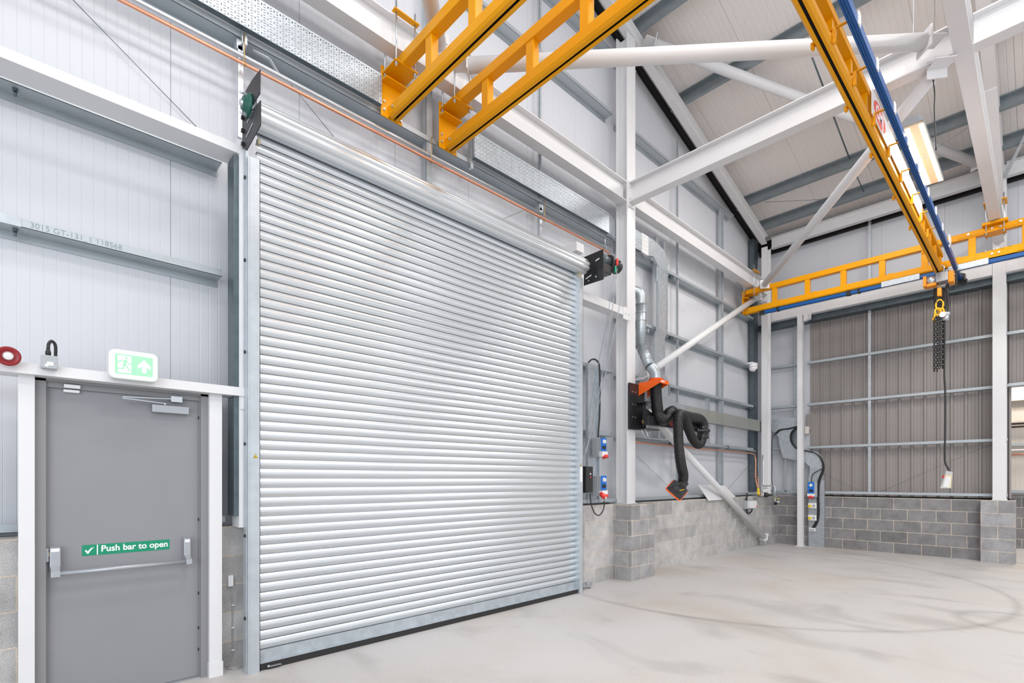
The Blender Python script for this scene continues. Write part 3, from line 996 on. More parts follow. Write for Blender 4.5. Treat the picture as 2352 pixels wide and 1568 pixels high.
hc = empty('hand_chain', (5.7, 4.1, 3.0), 'pale hand chain with red and green pull grips by the shutter motor', 'chain')
Pm = Vector((5.78, 3.93, 4.36))
obj('chain_links', chainline([(5.707, 3.93, 4.263), (5.675, 3.97, 3.802), (5.63, 4.05, 3.229), (5.609, 4.12, 2.77), (5.581, 4.2, 2.307), (5.456, 4.28, 1.805)], 0.03, 0.0028, 0.007), 'galv', hc)
obj('chain_links', chainline([(5.869, 3.93, 4.356), (5.846, 3.97, 3.901), (5.759, 4.05, 3.311), (5.687, 4.12, 2.839), (5.668, 4.2, 2.492), (5.485, 4.28, 1.835)], 0.03, 0.0028, 0.007), 'galv', hc)
obj('cord', MB().tube([(5.652, 3.94, 4.181), (5.57, 4, 3.525), (5.523, 4.2, 2.623), (5.447, 4.28, 1.805)], 0.004, 6), 'textgrey', hc)
obj('red_grip', MB().cyl((5.673, 3.9, 4.394), (5.663, 3.9, 4.305), 0.016, 12), 'redbright', hc, 0.004)
obj('green_grip', MB().cyl((5.648, 3.91, 4.292), (5.638, 3.91, 4.203), 0.014, 12), 'greenplastic', hc, 0.004)
# door edge switch and warning stickers
def warning(loc, s, rot, lab, flip=1):
    p = Vector(loc); ux = rot @ Vector((1, 0, 0)); uz = rot @ Vector((0, 1, 0)); nn = rot @ Vector((0, 0, 1))
    root = obj('warning_sticker', MB().prism([p - ux * s - uz * s * .8, p + ux * s - uz * s * .8, p + uz * s * .95], nn * 0.001), 'black')
    tag(root, lab, 'sticker')
    q = p + nn * 0.0012
    obj('yellow_field', MB().prism([q - ux * s * .8 - uz * s * .68, q + ux * s * .8 - uz * s * .68, q + uz * s * .75], nn * 0.0008), 'warnyellow', root)
    q = p + nn * 0.0022
    obj('symbol', MB().prism([q - ux * s * .3 - uz * s * .45, q + ux * s * .25 - uz * s * .4, q + ux * s * .1 + uz * s * .05, q - ux * s * .12 + uz * s * .1], nn * 0.0006), 'textblack', root)


warning((1.285, 4.164, 1.656), 0.017, FACE_Y, 'small yellow warning triangle on the left shutter guide')
warning((1.392, 4.222, 0.048), 0.015, FACE_Y, 'small yellow warning triangle at the left end of the shutter bottom bar')
warning((5.227, 4.222, 0.061), 0.02, FACE_Y, 'small yellow warning triangle at the right end of the shutter bottom bar')
warning((5.24, 4.164, 1.664), 0.018, FACE_Y, 'small yellow warning triangle on the right shutter guide')
st = obj('instruction_sticker', MB().box((5.223, 4.165, 1.449), (5.267, 4.163, 1.642)), 'whiteplastic')
tag(st, 'tall white instruction sticker on the right shutter guide', 'sticker')
es = empty('edge_switch', (1.423, 4.15, 0.042), 'small grey switch box on the shutter bottom bar', 'switch')
obj('housing', MB().box((1.384, 4.16, 0.022), (1.477, 4.2, 0.026)), 'silver', es, 0.004)
obj('plug', MB().cyl((1.372, 4.17, 0.026), (1.388, 4.17, 0.032), 0.008, 10), 'zinc', es)

# ================================================================== PERSONNEL DOOR
dr = bpy.data.objects.new('door_1', None); COL.objects.link(dr); dr.location = (0.52, 4.38, 0); dr['kind'] = 'structure'
DF = 4.378
obj('door_leaf', MB().box((0.113, DF + 0.012, 0.012), (0.955, DF + 0.057, 2.095)), 'door', dr)
fm = MB().box((0.058, DF - 0.03, 0), (0.108, DF + 0.07, 2.115)).box((0.960, DF - 0.03, 0), (1.008, DF + 0.07, 2.115)).box((0.058, DF - 0.03, 2.10), (1.008, DF + 0.07, 2.118 + .0))
fm.box((0.080, DF - 0.006, 0), (0.116, DF + 0.07, 2.115)).box((0.952, DF - 0.006, 0), (0.985, DF + 0.07, 2.115)).box((0.080, DF - 0.012, 2.066), (0.985, DF + 0.07, 2.115))
obj('door_frame', fm, 'doorframe', dr)
obj('threshold', MB().box((0.09, DF - 0.02, 0), (1.0, DF + 0.06, 0.010)), 'silver', dr)
for zz in (0.20, 0.36, 0.62, 1.17, 1.93):
    obj('hinge_bolt', MB().box((0.949, DF - 0.007, zz), (0.954, DF + .012, zz + 0.02)), 'black', dr)
# overhead closer
cl = obj('door_closer', MB().box((0.656, 4.325, 1.951), (0.892, 4.39, 2.011)) if False else MB().box((0.66, 4.335, 1.955), (0.882, 4.388, 2.007)), 'silver', dr, 0.003)
obj('closer_arm', MB().beam((0.485, 4.3, 2.036), (0.779, 4.35, 2.059), 0.018, 0.006).beam((0.483, 4.29, 2.026), (0.743, 4.36, 2.022), 0.018, 0.006).cyl((0.738, 4.36, 2.006), (0.738, 4.36, 2.028), 0.008, 10), 'zinc', cl)
obj('arm_bracket', MB().box((0.771, 4.335, 2.038), (0.84, 4.375, 2.078)), 'zinc', cl)
# panic bar
pbz = 0.94
def pad(x, zt, zb, w):
    a = [(0, zt - .02), (0, zt - .006), (-.03, zt), (-.055, zt - .01), (-.06, zt - 0.13), (-.035, zt - 0.16), (0, zt - 0.165)]
    m_ = MB().prism([(x - w / 2, DF + .01 + p, q) for p, q in a], (w, 0, 0))
    return m_


xl, xr = 0.151, 0.871
ZL0 = 0.87
ZL1 = 1.055
ZBR = 0.887
pb = obj('panic_bar', MB().cyl((xl, 4.285, ZBR), (xr, 4.285, ZBR), 0.0155, 20), 'silver', dr)
for xx in (xl, xr):
    w_ = 0.052 if xx == xl else 0.042
    obj('bar_housing', pad(xx, ZL1, 0.95, w_), 'silver', pb, 0.004)
    obj('bar_arm', MB().prism([(xx - w_ / 2 + .003, DF - 0.03, ZBR + .05), (xx - w_ / 2 + .003, 4.27, ZBR + .015), (xx - w_ / 2 + .003, 4.268, ZBR - .02), (xx - w_ / 2 + .003, 4.30, ZBR - .02), (xx - w_ / 2 + .003, DF + .005, ZBR + .015)], (w_ - .006, 0, 0)), 'silver', pb, 0.003)
    obj('maker_badge', MB().box((xx - w_ / 2 + .006, DF - .0475, ZL1 - .034), (xx + w_ / 2 - .006, DF - .043, ZL1 - .014)), 'whiteplastic', pb)
obj('latch_keep', MB().box((0.104, DF - 0.02, 0.959), (0.121, DF + 0.015, 1.044)), 'silver', dr)
obj('latch_bolt', MB().box((0.121, DF - 0.012, 0.991), (0.130, DF + .012, 1.016)), 'brass', dr)

sg = empty('push_bar_sign', (0.516, 4.389, 1.006), 'green sign with white tick reading Push bar to open, on the grey door', 'sign')
x0s, x1s = 0.284, 0.771
z0s, z1s = (0.975 + 0.973) / 2, (1.046 + 1.045) / 2
obj('sign_plate', MB().box((x0s, 4.3885, z0s), (x1s, 4.390, z1s)), 'green', sg)
zc = (z0s + z1s) / 2
text('lettering', 'Push bar to open', 0.058, (x0s + (x1s - x0s) * 0.59, 4.388, zc + 0.003), FACE_Y, 'textwhite', sg, bold=0.0012, sx=0.94)
obj('divider', MB().box((x0s + (x1s - x0s) * .157, 4.3878, z0s + .002), (x0s + (x1s - x0s) * .169, 4.3885, z1s - .002)), 'textwhite', sg)
xx = x0s + 0.038
tk = [(-.024, -.002), (-.016, .004), (-.009, -.008), (.006, .012), (.024, .02), (.008, .0), (-.006, -.024), (-.012, -.022)]
obj('tick_mark', MB().prism([(xx + a, 4.3878, zc + b) for a, b in tk], (0, 0.0007, 0)), 'textwhite', sg)

# door contact sensor
dc = empty('door_contact', (0.232, 4.36, 2.04), 'white two piece alarm contact at the top of the grey door', 'sensor')
obj('switch_body', MB().box((0.193, 4.345, 2.069), (0.274, 4.366, 2.092)), 'whiteplastic', dc, 0.003)
obj('magnet', MB().box((0.191, 4.365, 2.043), (0.271, 4.389, 2.061)), 'whiteplastic', dc, 0.003)

# exit sign
ex = empty('exit_sign', (0.535, 4.22, 2.12), 'lit green emergency exit sign with running figure on the lintel', 'sign')
ex0, ex1, ez0, ez1 = 0.401, 0.664, 2.135, 2.325


def rrect(x0, z0, x1, z1, r, y, d, n_=6):
    pts = []
    for cx_, cz_, a0 in ((x1 - r, z1 - r, 0), (x0 + r, z1 - r, 90), (x0 + r, z0 + r, 180), (x1 - r, z0 + r, 270)):
        for k in range(n_ + 1):
            a = math.radians(a0 + 90 * k / n_); pts.append((cx_ + r * math.cos(a), y, cz_ + r * math.sin(a)))
    return MB().prism(pts, (0, d, 0))


obj('housing', rrect(ex0, ez0, ex1, ez1, 0.035, 4.165, 0.085), 'whiteplastic', ex, 0.004)
obj('cover_rim', rrect(ex0 + .002, ez0 + .002, ex1 - .002, ez1 - .002, 0.033, 4.152, 0.013), 'exitrim', ex, 0.004)
obj('diffuser', rrect(ex0 + .014, ez0 + .014, ex1 - .014, ez1 - .014, 0.024, 4.1495, 0.003), 'exitwhite', ex)
obj('green_panel', rrect(ex0 + .03, ez0 + .03, ex1 - .03, ez1 - .03, 0.004, 4.148, 0.0015), 'exitgreen', ex)
pw = ex0 + 0.033; cz = (ez0 + ez1) / 2
obj('doorway_symbol', MB().box((pw + .012, 4.147, cz - .055), (pw + .082, 4.1482, cz + .055)), 'exitwhite', ex)
rn = MB()
px_, pz_ = pw + .050, cz
for quad in ([(-.012, .03), (.012, .034), (.004, -.005), (-.012, -.008)], [(-.014, .034), (-.045, .02), (-.048, .0), (-.04, 0), (-.036, .014), (-.01, .024)],
             [(.010, .032), (.03, .008), (.045, .012), (.046, .004), (.028, -.002), (.006, .02)],
             [(-.012, -.004), (-.018, -.03), (-.055, -.03), (-.055, -.04), (-.01, -.04), (.0, -.006)], [(-.004, -.004), (.014, -.03), (.03, -.056), (.038, -.052), (.022, -.022), (.008, 0)]):
    rn.prism([(px_ + a * .8, 4.146, pz_ + b * .85) for a, b in quad], (0, .0012, 0))
rn.prism([(px_ + .006 + .009 * math.cos(t * .628), 4.146, pz_ + .041 + .008 * math.sin(t * .628)) for t in range(10)], (0, .0012, 0))
obj('running_figure', rn, 'exitgreen', ex)
ax_ = ex1 - 0.078
obj('arrow_symbol', MB().prism([(ax_ + a, 4.147, cz + b) for a, b in ((-.012, -.042), (.012, -.042), (.012, .0), (.034, -.02), (.034, .004), (0, .042), (-.034, .004), (-.034, -.02), (-.012, .0))], (0, .0012, 0)), 'exitwhite', ex)

# grey isolator box with its looped cable
ib = empty('isolator_box', (0.12, 4.22, 2.15), 'grey fused spur box with a looped black cable on the lintel', 'switch box')
bx0, bx1 = 0.081, 0.158
bz0, bz1 = 2.155, 2.235
obj('faceplate', rrect(bx0, bz0, bx1, bz1, 0.008, 4.19, 0.058), 'greyplastic', ib, 0.003)
obj('label_strip', MB().box((bx0 + .028, 4.1888, bz0 + .018), (bx1 - .02, 4.1902, bz0 + .040)), 'whiteplastic', ib)
obj('indicator', MB().cyl((bx0 + .026, 4.190, bz0 + .018), (bx0 + .026, 4.1885, bz0 + .018), 0.009, 16), 'whiteplastic', ib)
bolts(ib, [(bx0 + .013, 4.190, bz0 + .045), (bx1 - .013, 4.190, bz0 + .045)], (0, -1, 0), .004, .002, 0, 'zinc', 'screw')
bxm = (bx0 + bx1) / 2
obj('cable_gland', MB().lathe((bxm - .005, 4.215, bz1 - .002), (0, 0, 1), [(0, .013), (.025, .014), (.035, .010), (.05, .009)], 16), 'rubber', ib)
obj('looped_cable', MB().tube(smooth_path([(bxm - .005, 4.215, bz1 + .045), (bxm - .002, 4.218, bz1 + .075), (bxm + .012, 4.225, bz1 + .095), (bxm + .028, 4.235, bz1 + .075), (bxm + .030, 4.245, bz1 + .02), (bxm + .026, 4.25, bz1 - .02)]), 0.0085, 12), 'rubber', ib)

# red beacon sounder at the left edge
rb = empty('alarm_beacon', (-0.057, 4.2, 2.14), 'round red alarm beacon with clear lens at the left edge', 'alarm')
rc = Vector((-0.059, 4.25, 2.20))
obj('base', MB().lathe(rc, (0, -1, 0), [(0, .045), (.05, .047), (.06, .052)], 32), 'red', rb)
obj('sounder_body', MB().lathe(rc + Vector((0, -.05, 0)), (0, -1, 0), [(0, .052), (.006, .056), (.012, .056), (.016, .050), (.010, .040), (.010, .030)], 36), 'red', rb)
obj('lens', MB().lathe(rc + Vector((0, -.06, 0)), (0, -1, 0), [(0, .026), (.012, .025), (.022, .018), (.026, .004)], 28), 'clear', rb)
obj('flash_tube', MB().lathe(rc + Vector((0, -.06, 0)), (0, -1, 0), [(0, .022), (.004, .02)], 20), 'whiteplastic', rb)

# sensor box and cable between the door and the shutter
sb = empty('sensor_box', (1.187, 4.44, 0.62), 'small white sensor box on the blockwork between door and shutter', 'sensor')
sx = 1.184
obj('housing', MB().box((sx - .019, 4.422, 0.637), (sx + .019, 4.45, 0.725)), 'whiteplastic', sb, 0.005)
cb_ = tag(obj('sensor_cable', MB().tube(smooth_path([(1.19, 4.442, 0.591), (1.2, 4.442, 0.466), (1.197, 4.442, 0.277), (1.197, 4.442, 0.105), (1.168, 4.438, 0.027), (1.151, 4.40, .012), (1.196, 4.36, 0.006), (1.259, 4.37, 0.006), (1.289, 4.42, 0.03), (1.283, 4.445, 0.021)]), 0.0045, 8), 'silver'), 'thin grey armoured cable looping down to the floor below the white sensor', 'cable')
for py in (1397, 1450, 1503):
    p = Vector((1.199, 4.44, 0.46)); p.z = 1.48 - (py - 1100.5) / 1172.0 * 3.93
    obj('cable_clip', MB().box((p.x - .006, 4.434, p.z - .004), (p.x + .014, 4.45, p.z + .005)), 'whiteplastic', cb_)

# ================================================================== PIPES ABOVE THE SHUTTER
cp = tag(obj('copper_pipe', MB().tube([(-2.0, 4.52, 4.862), (6.33, 4.52, 4.884), (6.42, 4.56, 4.885)], 0.014, 14), 'copper'), 'long copper pipe running above the roller shutter', 'pipe')
for xx in (1.31, 3.15, 4.93): obj('pipe_bracket', MB().torus((xx, 4.52, 4.87), (0, 1, 0), (0, 0, 1), .017, .017, .004, 14, 5).cyl((xx, 4.52, 4.885), (xx, 4.52, 5.13), .004, 6), 'brass', cp)
cd = tag(obj('conduit_pipe', MB().tube([(-2.0, 4.55, 4.945), (6.46, 4.55, 4.955)], 0.019, 14), 'zinc'), 'silver conduit pipe above the copper pipe over the shutter', 'pipe')
for xx in (1.31, 3.15, 4.93, 6.3): obj('pipe_clamp', MB().torus((xx, 4.55, 4.95), (0, 1, 0), (0, 0, 1), .024, .024, .005, 14, 5).cyl((xx, 4.55, 4.97), (xx, 4.55, 5.13), .006, 6), 'zinc', cd)
for xx, lab in ((1.30, 'galvanised drop bracket beside the left end plate of the shutter'), (4.93, 'galvanised drop bracket near the right end of the shutter')):
    o_ = empty('drop_bracket', (xx, 4.60, 5.0), lab, 'bracket')
    obj('channel', MB().box((xx - .02, 4.585, 4.30 if xx < 2 else 4.32), (xx + .02, 4.62, 5.05)), 'zinc', o_)
    obj('clamp', MB().box((xx - .03, 4.585, 5.02), (xx + .03, 4.66, 5.10)), 'galv', o_)
    bolts(o_, [(xx, 4.585, 5.06)], (0, -1, 0), .014, .012, .012)
tag(obj('angle_bracket', MB().beam((1.40, 4.61, 5.09), (1.52, 4.57, 5.06), .03, .004).beam((1.52, 4.57, 5.06), (1.60, 4.57, 4.97), .03, .004), 'zinc'), 'bent galvanised strap below the rail at the left of the coil', 'bracket')


def wire(p, q, lab, r=0.0025):
    return tag(obj('bracing_wire', MB().tube([p, q], r, 6), 'galv_dark'), lab, 'wire')


wire((0.239, 4.7, 4.843), (1.016, 4.73, 4.319), 'thin diagonal wire at top left above the white head beam')
wire((1.714, 4.64, 5.002), (2.156, 4.72, 4.771), 'thin diagonal wire above the shutter coil, left part')
wire((4.352, 4.7, 4.745), (4.76, 4.64, 5.009), 'thin diagonal wire above the shutter coil, right part')
wire((7.402, 4.7, 1.869), (8.828, 4.7, 1.16), 'thin diagonal wire behind the extraction hood')
wire((12.374, 4.64, 2.014), (10.861, 4.7, 1.224), 'thin diagonal wire left of the corner, over the diagonal tube')
wire((12.7, 2.674, 1.247), (12.7, 3.319, 1.58), 'faint wire low on the grey sheeting, left')
wire((12.7, 2.319, 1.225), (12.7, 0.663, 2.117), 'faint wire rising to the right across the grey sheeting')
tag(obj('white_block', MB().box((5.443, 4.40, 4.60), (5.6, 4.745, 4.72)), 'white'), 'white boxed stub showing behind the shutter coil', 'box')


# ================================================================== CABLE TRAYS
def perf_mat(name, ax, base, stain=None, pu=0.05, pv=0.022):
    """sheet metal with rows of punched slots (the slots are real openings: alpha)"""
    m = base.copy(); m.name = name
    nt = m.node_tree; b = nt.nodes['Principled BSDF']
    g = nt.nodes.new('ShaderNodeNewGeometry'); sp = nt.nodes.new('ShaderNodeSeparateXYZ')
    nt.links.new(g.outputs['Position'], sp.inputs[0])

    def node(op, a, b_=None):
        n = nt.nodes.new('ShaderNodeMath'); n.operation = op
        for i, v in enumerate((a, b_)):
            if v is None: continue
            if isinstance(v, (int, float)): n.inputs[i].default_value = v
            else: nt.links.new(v, n.inputs[i])
        return n.outputs[0]
    if ax == 'XZ': U, W = sp.outputs[0], sp.outputs[2]
    elif ax == 'YZ': U, W = sp.outputs[1], sp.outputs[2]
    elif ax == 'ZX': U, W = sp.outputs[2], sp.outputs[0]
    else: U, W = sp.outputs[2], sp.outputs[1]
    fu = node('MODULO', node('ADD', node('DIVIDE', U, pu), 200.0), 1.0)
    fw = node('MODULO', node('ADD', node('DIVIDE', W, pv), 200.0), 1.0)
    fw2 = node('MODULO', node('ADD', node('DIVIDE', W, pv * 2.2), 200.0), 1.0)
    slot = node('MULTIPLY', node('LESS_THAN', fu, 0.36), node('LESS_THAN', fw, 0.27))
    oval = node('MULTIPLY', node('LESS_THAN', node('ABSOLUTE', node('SUBTRACT', fu, 0.70)), 0.085), node('LESS_THAN', fw2, 0.36))
    mask = node('MAXIMUM', slot, oval)
    nt.links.new(node('SUBTRACT', 1.0, mask), b.inputs['Alpha'])
    return m


M['perfXZ'] = perf_mat('perforated_tray_long', 'XZ', M['galv'])
M['perfZX'] = perf_mat('perforated_tray_upright', 'ZX', M['galv'])
M['perfZY'] = perf_mat('perforated_riser', 'ZY', M['galv'])
M['perfstain'] = perf_mat('perforated_tray_stained', 'XZ', M['galv_stain'], pu=0.06, pv=0.03)
M['perfwhite'] = perf_mat('lit_splice_plate', 'XZ', M['textwhite'], pu=0.05, pv=0.03)  # the plate's lit look is put into its white colour
M['perfcream'] = perf_mat('perforated_cream_tray', 'YZ', M['cream'], pu=0.12, pv=0.06)


def tray_x(root, x0, x1, z0, z1, m='perfXZ', y=4.50, name='tray_face'):
    f = obj(name, MB().box((x0, y, z0 + .004), (x1, y + .0015, z1 - .004)), m, root)
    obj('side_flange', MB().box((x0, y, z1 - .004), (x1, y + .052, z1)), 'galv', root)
    obj('side_flange', MB().box((x0, y, z0), (x1, y + .052, z0 + .004)), 'galv_dark', root)  # underside shadow painted as a darker flange colour
    return f


TZ0, TZ1 = 5.160, 5.458
t1 = empty('cable_tray', (0.5, 4.5, TZ0), 'perforated cable tray above the shutter, left of the yellow runway brackets', 'cable tray')
tray_x(t1, -2.0, 2.548, TZ0, TZ1)
obj('tray_support', MB().box((1.30, 4.55, 5.06), (1.34, 4.598, 5.50)), 'zinc', t1)
t2 = empty('cable_tray', (5, 4.5, TZ0), 'perforated cable tray above the shutter, ending at the tall column', 'cable tray')
xa, xb, xc = 3.73, 6.332, 6.657
tray_x(t2, xa, xb, TZ0, TZ1)
obj('offset_bend', MB().prism([(xb, 4.50, TZ0), (xb, 4.50, TZ1), (xc, 4.57, TZ1), (xc, 4.57, TZ0)], (0, .002, 0)), 'perfXZ', t2)
obj('bend_flange', MB().prism([(xb, 4.50, TZ0), (xc, 4.57, TZ0), (xc, 4.59, TZ0), (xb, 4.55, TZ0)], (0, 0, .004)).prism([(xb, 4.50, TZ1), (xc, 4.57, TZ1), (xc, 4.59, TZ1), (xb, 4.55, TZ1)], (0, 0, -.004)), 'galv', t2)
obj('tray_support', MB().box((xa - .02, 4.55, 5.06), (xa + .02, 4.598, 5.50)), 'zinc', t2)


def sheet(root, name, pts, m, d=(0, .0015, 0), edge=None, em='galv'):
    """flat tray piece cut to an outline, with folded edges"""
    o = obj(name, MB().prism(pts, d), m, root)
    if edge:
        e = MB(); dv = Vector(d).normalized() * 0.045
        for a, b in edge:
            a = Vector(pts[a]); b = Vector(pts[b])
            e = MB(); e.prism([a, b, b + dv, a + dv], Vector((0, 0, 0.001)) if abs((b - a).z) < 0.6 * (b - a).length else ((b - a).cross(dv)).normalized() * 0.002)
            obj('folded_edge', e, em, root)

    return o


t3 = empty('cable_tray', (7.5, 4.5, 3.2), 'cable tray right of the tall column, turning by an elbow and dropping down the wall', 'cable tray')
xs0, xs1 = 7.228, 7.424
tray_x(t3, 6.70, xs0, TZ0, TZ1)
sp_ = obj('splice_plate', MB().box((xs0, 4.497, TZ0 - .01), (xs1, 4.499, TZ1 + .01)), 'perfwhite', t3)
el = [(xs1, 4.5, TZ0), (xs1, 4.5, TZ1), (7.6, 4.5, 5.47), (7.953, 4.5, 5.398), (8.041, 4.5, 5.244), (8.056, 4.5, 5.083), (7.753, 4.5, 5.078), (7.6, 4.5, 5.194)]
sheet(t3, 'elbow', el, 'galv', edge=[(1, 2), (2, 3), (3, 4), (4, 5), (6, 7), (7, 0)])
vx0, vx1 = 7.739, 8.056
vz = 4.025
vr = [(vx0, 4.5, el[6][2]), (vx1, 4.5, el[5][2]), (vx1, 4.5, 4.067), (vx0, 4.5, 4.002)]
sheet(t3, 'vertical_run', vr, 'perfZX', edge=[(1, 2), (3, 0)])
vb = [vr[3], vr[2], (7.961, 4.5, 3.905), (7.961, 4.5, 3.277), (7.621, 4.5, 3.229), (7.628, 4.5, 3.849)]
sheet(t3, 'stepped_run', vb, 'perfZX', edge=[(1, 2), (2, 3), (4, 5), (5, 0)])
t4 = empty('cable_tray', (9.5, 4.5, 2.5), 'stained horizontal cable tray on the wall behind the black hose', 'cable tray')
hl = [(7.628, 4.5, 3.216), (7.968, 4.5, 3.263), (8.071, 4.5, 3.203), (8.071, 4.5, 2.954), (8.251, 4.5, 2.845), (8.643, 4.5, 2.823), (8.643, 4.5, 2.547), (7.628, 4.5, 2.539)]
sheet(t4, 'tee_piece', hl, 'galv', edge=[(2, 3), (3, 4), (4, 5)])
hx0, hx1 = hl[5][0], 12.311
hz1 = hl[5][2]; hz0 = 2.571
tray_x(t4, hx0, hx1, hz0, hz1, 'perfstain')
# S-shaped tray and the riser standing on the floor against the right wall
XT = 12.58
t5 = empty('cable_riser', (XT, 3.45, 0), 'S shaped galvanised tray with perforated riser standing on the floor beside the slim post', 'cable tray')
body = [(12.58, 4.376, 2.872), (12.58, 3.84, 2.876), (12.58, 3.84, 2.66), (12.58, 3.93, 2.549), (12.58, 3.957, 2.413), (12.58, 3.921, 2.273), (12.58, 3.831, 2.16), (12.58, 3.672, 2.134), (12.58, 3.43, 2.077), (12.58, 3.371, 1.998), (12.58, 3.312, 1.845),
        (12.58, 3.304, 1.712), (12.58, 3.576, 1.716), (12.58, 3.585, 1.764), (12.58, 3.698, 1.883), (12.58, 3.858, 1.907), (12.58, 4.14, 1.974), (12.58, 4.215, 2.287), (12.58, 4.234, 2.459), (12.58, 4.319, 2.565), (12.58, 4.376, 2.599)]
sheet(t5, 'curved_tray', body, 'galv', d=(.0015, 0, 0), edge=[(7, 8), (8, 9), (9, 10), (16, 17), (17, 18), (18, 19), (13, 14), (14, 15), (15, 16), (0, 1)], em='zinc')
by0, by1 = 3.304, 3.611
up = [(12.58, 3.576, 1.716), (12.58, 3.304, 1.712), (12.58, 3.329, 1.466), (12.58, by1, 1.466)]
sheet(t5, 'taper_piece', up, 'perfZY', d=(.0015, 0, 0), edge=[(1, 2), (3, 0)], em='zinc')
obj('riser_face', MB().box((XT, by0, 0.0), (XT + .0015, by1, 1.466)), 'perfZY', t5)
obj('side_flange', MB().box((XT, by0, 0), (XT + .06, by0 + .003, 1.45)), 'galv', t5)
obj('side_flange', MB().box((XT, by1 - .003, 0), (XT + .06, by1, 1.45)), 'galv', t5)
cbm = MB()
for dy in (0, .014, -.014):
    cbm.tube(smooth_path([(12.565, y + dy, z + dy * .5) for _, y, z in ((12.56, 4.293, 2.532), (12.56, 4.19, 2.615), (12.56, 4.005, 2.632), (12.56, 3.816, 2.667))]), .009, 8)
for dy in (0, .016, -.016):
    cbm.tube(smooth_path([(12.56 - abs(dy) * .4, y + dy, z + dy * .6) for _, y, z in ((12.56, 3.825, 2.638), (12.56, 3.932, 2.548), (12.56, 3.96, 2.402), (12.56, 3.914, 2.262), (12.56, 3.807, 2.149), (12.56, 3.648, 2.113), (12.56, 3.476, 2.058), (12.56, 3.374, 1.96), (12.56, 3.315, 1.806), (12.56, 3.324, 1.655), (12.56, 3.399, 1.428), (12.56, 3.416, 1.104), (12.56, 3.408, 0.771), (12.56, 3.442, 0.55), (12.56, 3.51, 0.412))]), .010, 8)
tag(obj('cable_bundle', cbm, 'rubber'), 'bundle of black cables following the S shaped tray down the riser', 'cables')
tag(obj('supply_cable', MB().tube(smooth_path([(12.55, 3.321, 1.712), (12.55, 3.405, 1.675), (12.55, 3.507, 1.6), (12.55, 3.542, 1.504), (12.55, 3.542, 1.408)]), .008, 8), 'rubber'), 'black cable branching to the blue socket on the riser', 'cable')
tag(obj('column_cable', MB().tube(smooth_path([(12.6, 4.297, 2.534), (12.6, 4.364, 2.468), (12.6, 4.383, 2.296), (12.6, 4.383, 1.789), (12.6, 4.383, 1.434), (12.6, 4.354, 1.283), (12.6, 4.383, 1.211)]), .008, 8), 'rubber'), 'thin black cable hanging along the corner column', 'cable')


# ================================================================== SOCKETS
def socket_front(root, x, y, z, w, h, d):
    """interlocked switched socket on a plate facing -Y; x,y,z lower left front corner"""
    obj('back_box', MB().box((x, y + d * .35, z), (x + w, y + d, z + h)), 'greyplastic', root, .004)
    obj('body', MB().box((x + w * .04, y + .012, z + h * .02), (x + w * .96, y + d * .36, z + h * .98)), 'greyplastic', root, .006)
    obj('blue_cover', MB().box((x + w * .06, y, z + h * .30), (x + w * .94, y + .014, z + h)), 'blueplastic', root, .004)
    obj('isolator_knob', MB().lathe((x + w * .5, y, z + h * .80), (0, -1, 0), [(0, w * .24), (.012, w * .20)], 20).box((x + w * .42, y - .03, z + h * .72), (x + w * .58, y - .012, z + h * .88)), 'whiteplastic', root)
    obj('breaker_window', MB().box((x + w * .2, y - .003, z + h * .40), (x + w * .8, y, z + h * .58)), 'blackgloss', root)
    obj('socket_neck', MB().prism([(x + w * .02, y - .02, z), (x + w * .02, y - .02, z + h * .28), (x + w * .02, y + .04, z + h * .28), (x + w * .02, y + .04, z)], (w * .96, 0, 0)), 'whiteplastic', root, .004)
    obj('red_flap', MB().lathe((x + w * .5, y - .025, z - .002), (0, -.35, -1), [(-.02, w * .30), (.010, w * .34), (.016, w * .30)], 20), 'redbright', root)


so = empty('power_socket', (6.045, 4.44, 1.798), 'upper blue and grey industrial socket on the upright tray by the shutter', 'socket')
x0_, x1_ = 5.914, 6.054
socket_front(so, x0_, 4.34, 1.801, x1_ - x0_, 2.071-1.801, .16)
so = empty('power_socket', (6.045, 4.44, 1.231), 'lower blue and grey industrial socket with red plug on the upright tray', 'socket')
socket_front(so, x0_, 4.34, 1.238, x1_ - x0_, 1.532-1.238, .16)
obj('red_plug', MB().lathe((5.925, 4.27, 1.219), (-.4, 1, .9), [(0, .030), (.02, .036), (.06, .034), (.10, .028)], 20), 'redbright', so)
obj('plug_face', MB().lathe((5.919, 4.262, 1.22), (.3, -1, -.2), [(0, .024), (.006, .022)], 20), 'whiteplastic', so)
# upright tray between shutter and column
t6 = empty('cable_tray', (5.8, 4.5, 1.15), 'upright perforated cable tray between the shutter and the tall column', 'cable tray')
ux0, ux1 = 5.826, 6.094
uz1 = 3.142
obj('tray_face', MB().box((ux0 + .002, 4.545, 1.13), (ux1 - .002, 4.5465, uz1)), 'perfZX', t6)
obj('side_flange', MB().box((ux0, 4.50, 1.13), (ux0 + .003, 4.547, uz1)), 'galv', t6)
obj('side_flange', MB().box((ux1 - .003, 4.50, 1.13), (ux1, 4.547, uz1)), 'galv', t6)
tag(obj('supply_cable', MB().tube(smooth_path([(5.836, 4.5, 3.15), (5.884, 4.49, 3.193), (5.953, 4.48, 3.209), (6.022, 4.47, 3.174), (6.054, 4.47, 3.091), (6.078, 4.48, 2.753), (6.067, 4.48, 2.371), (6.019, 4.46, 2.208), (5.955, 4.42, 2.088)]), .012, 10), 'rubber'), 'black cable arching over the upright tray down to the upper socket', 'cable')
ctl = empty('shutter_controller', (5.707, 4.4, 1.301), 'slim black control box with red button beside the right shutter guide', 'controller')
cx0, cx1 = 5.507, 5.664
cz0, cz1 = 1.299, 1.655
obj('housing', MB().box((cx0, 4.29, cz0), (cx1, 4.44, cz1)), 'blackgloss', ctl, .008)
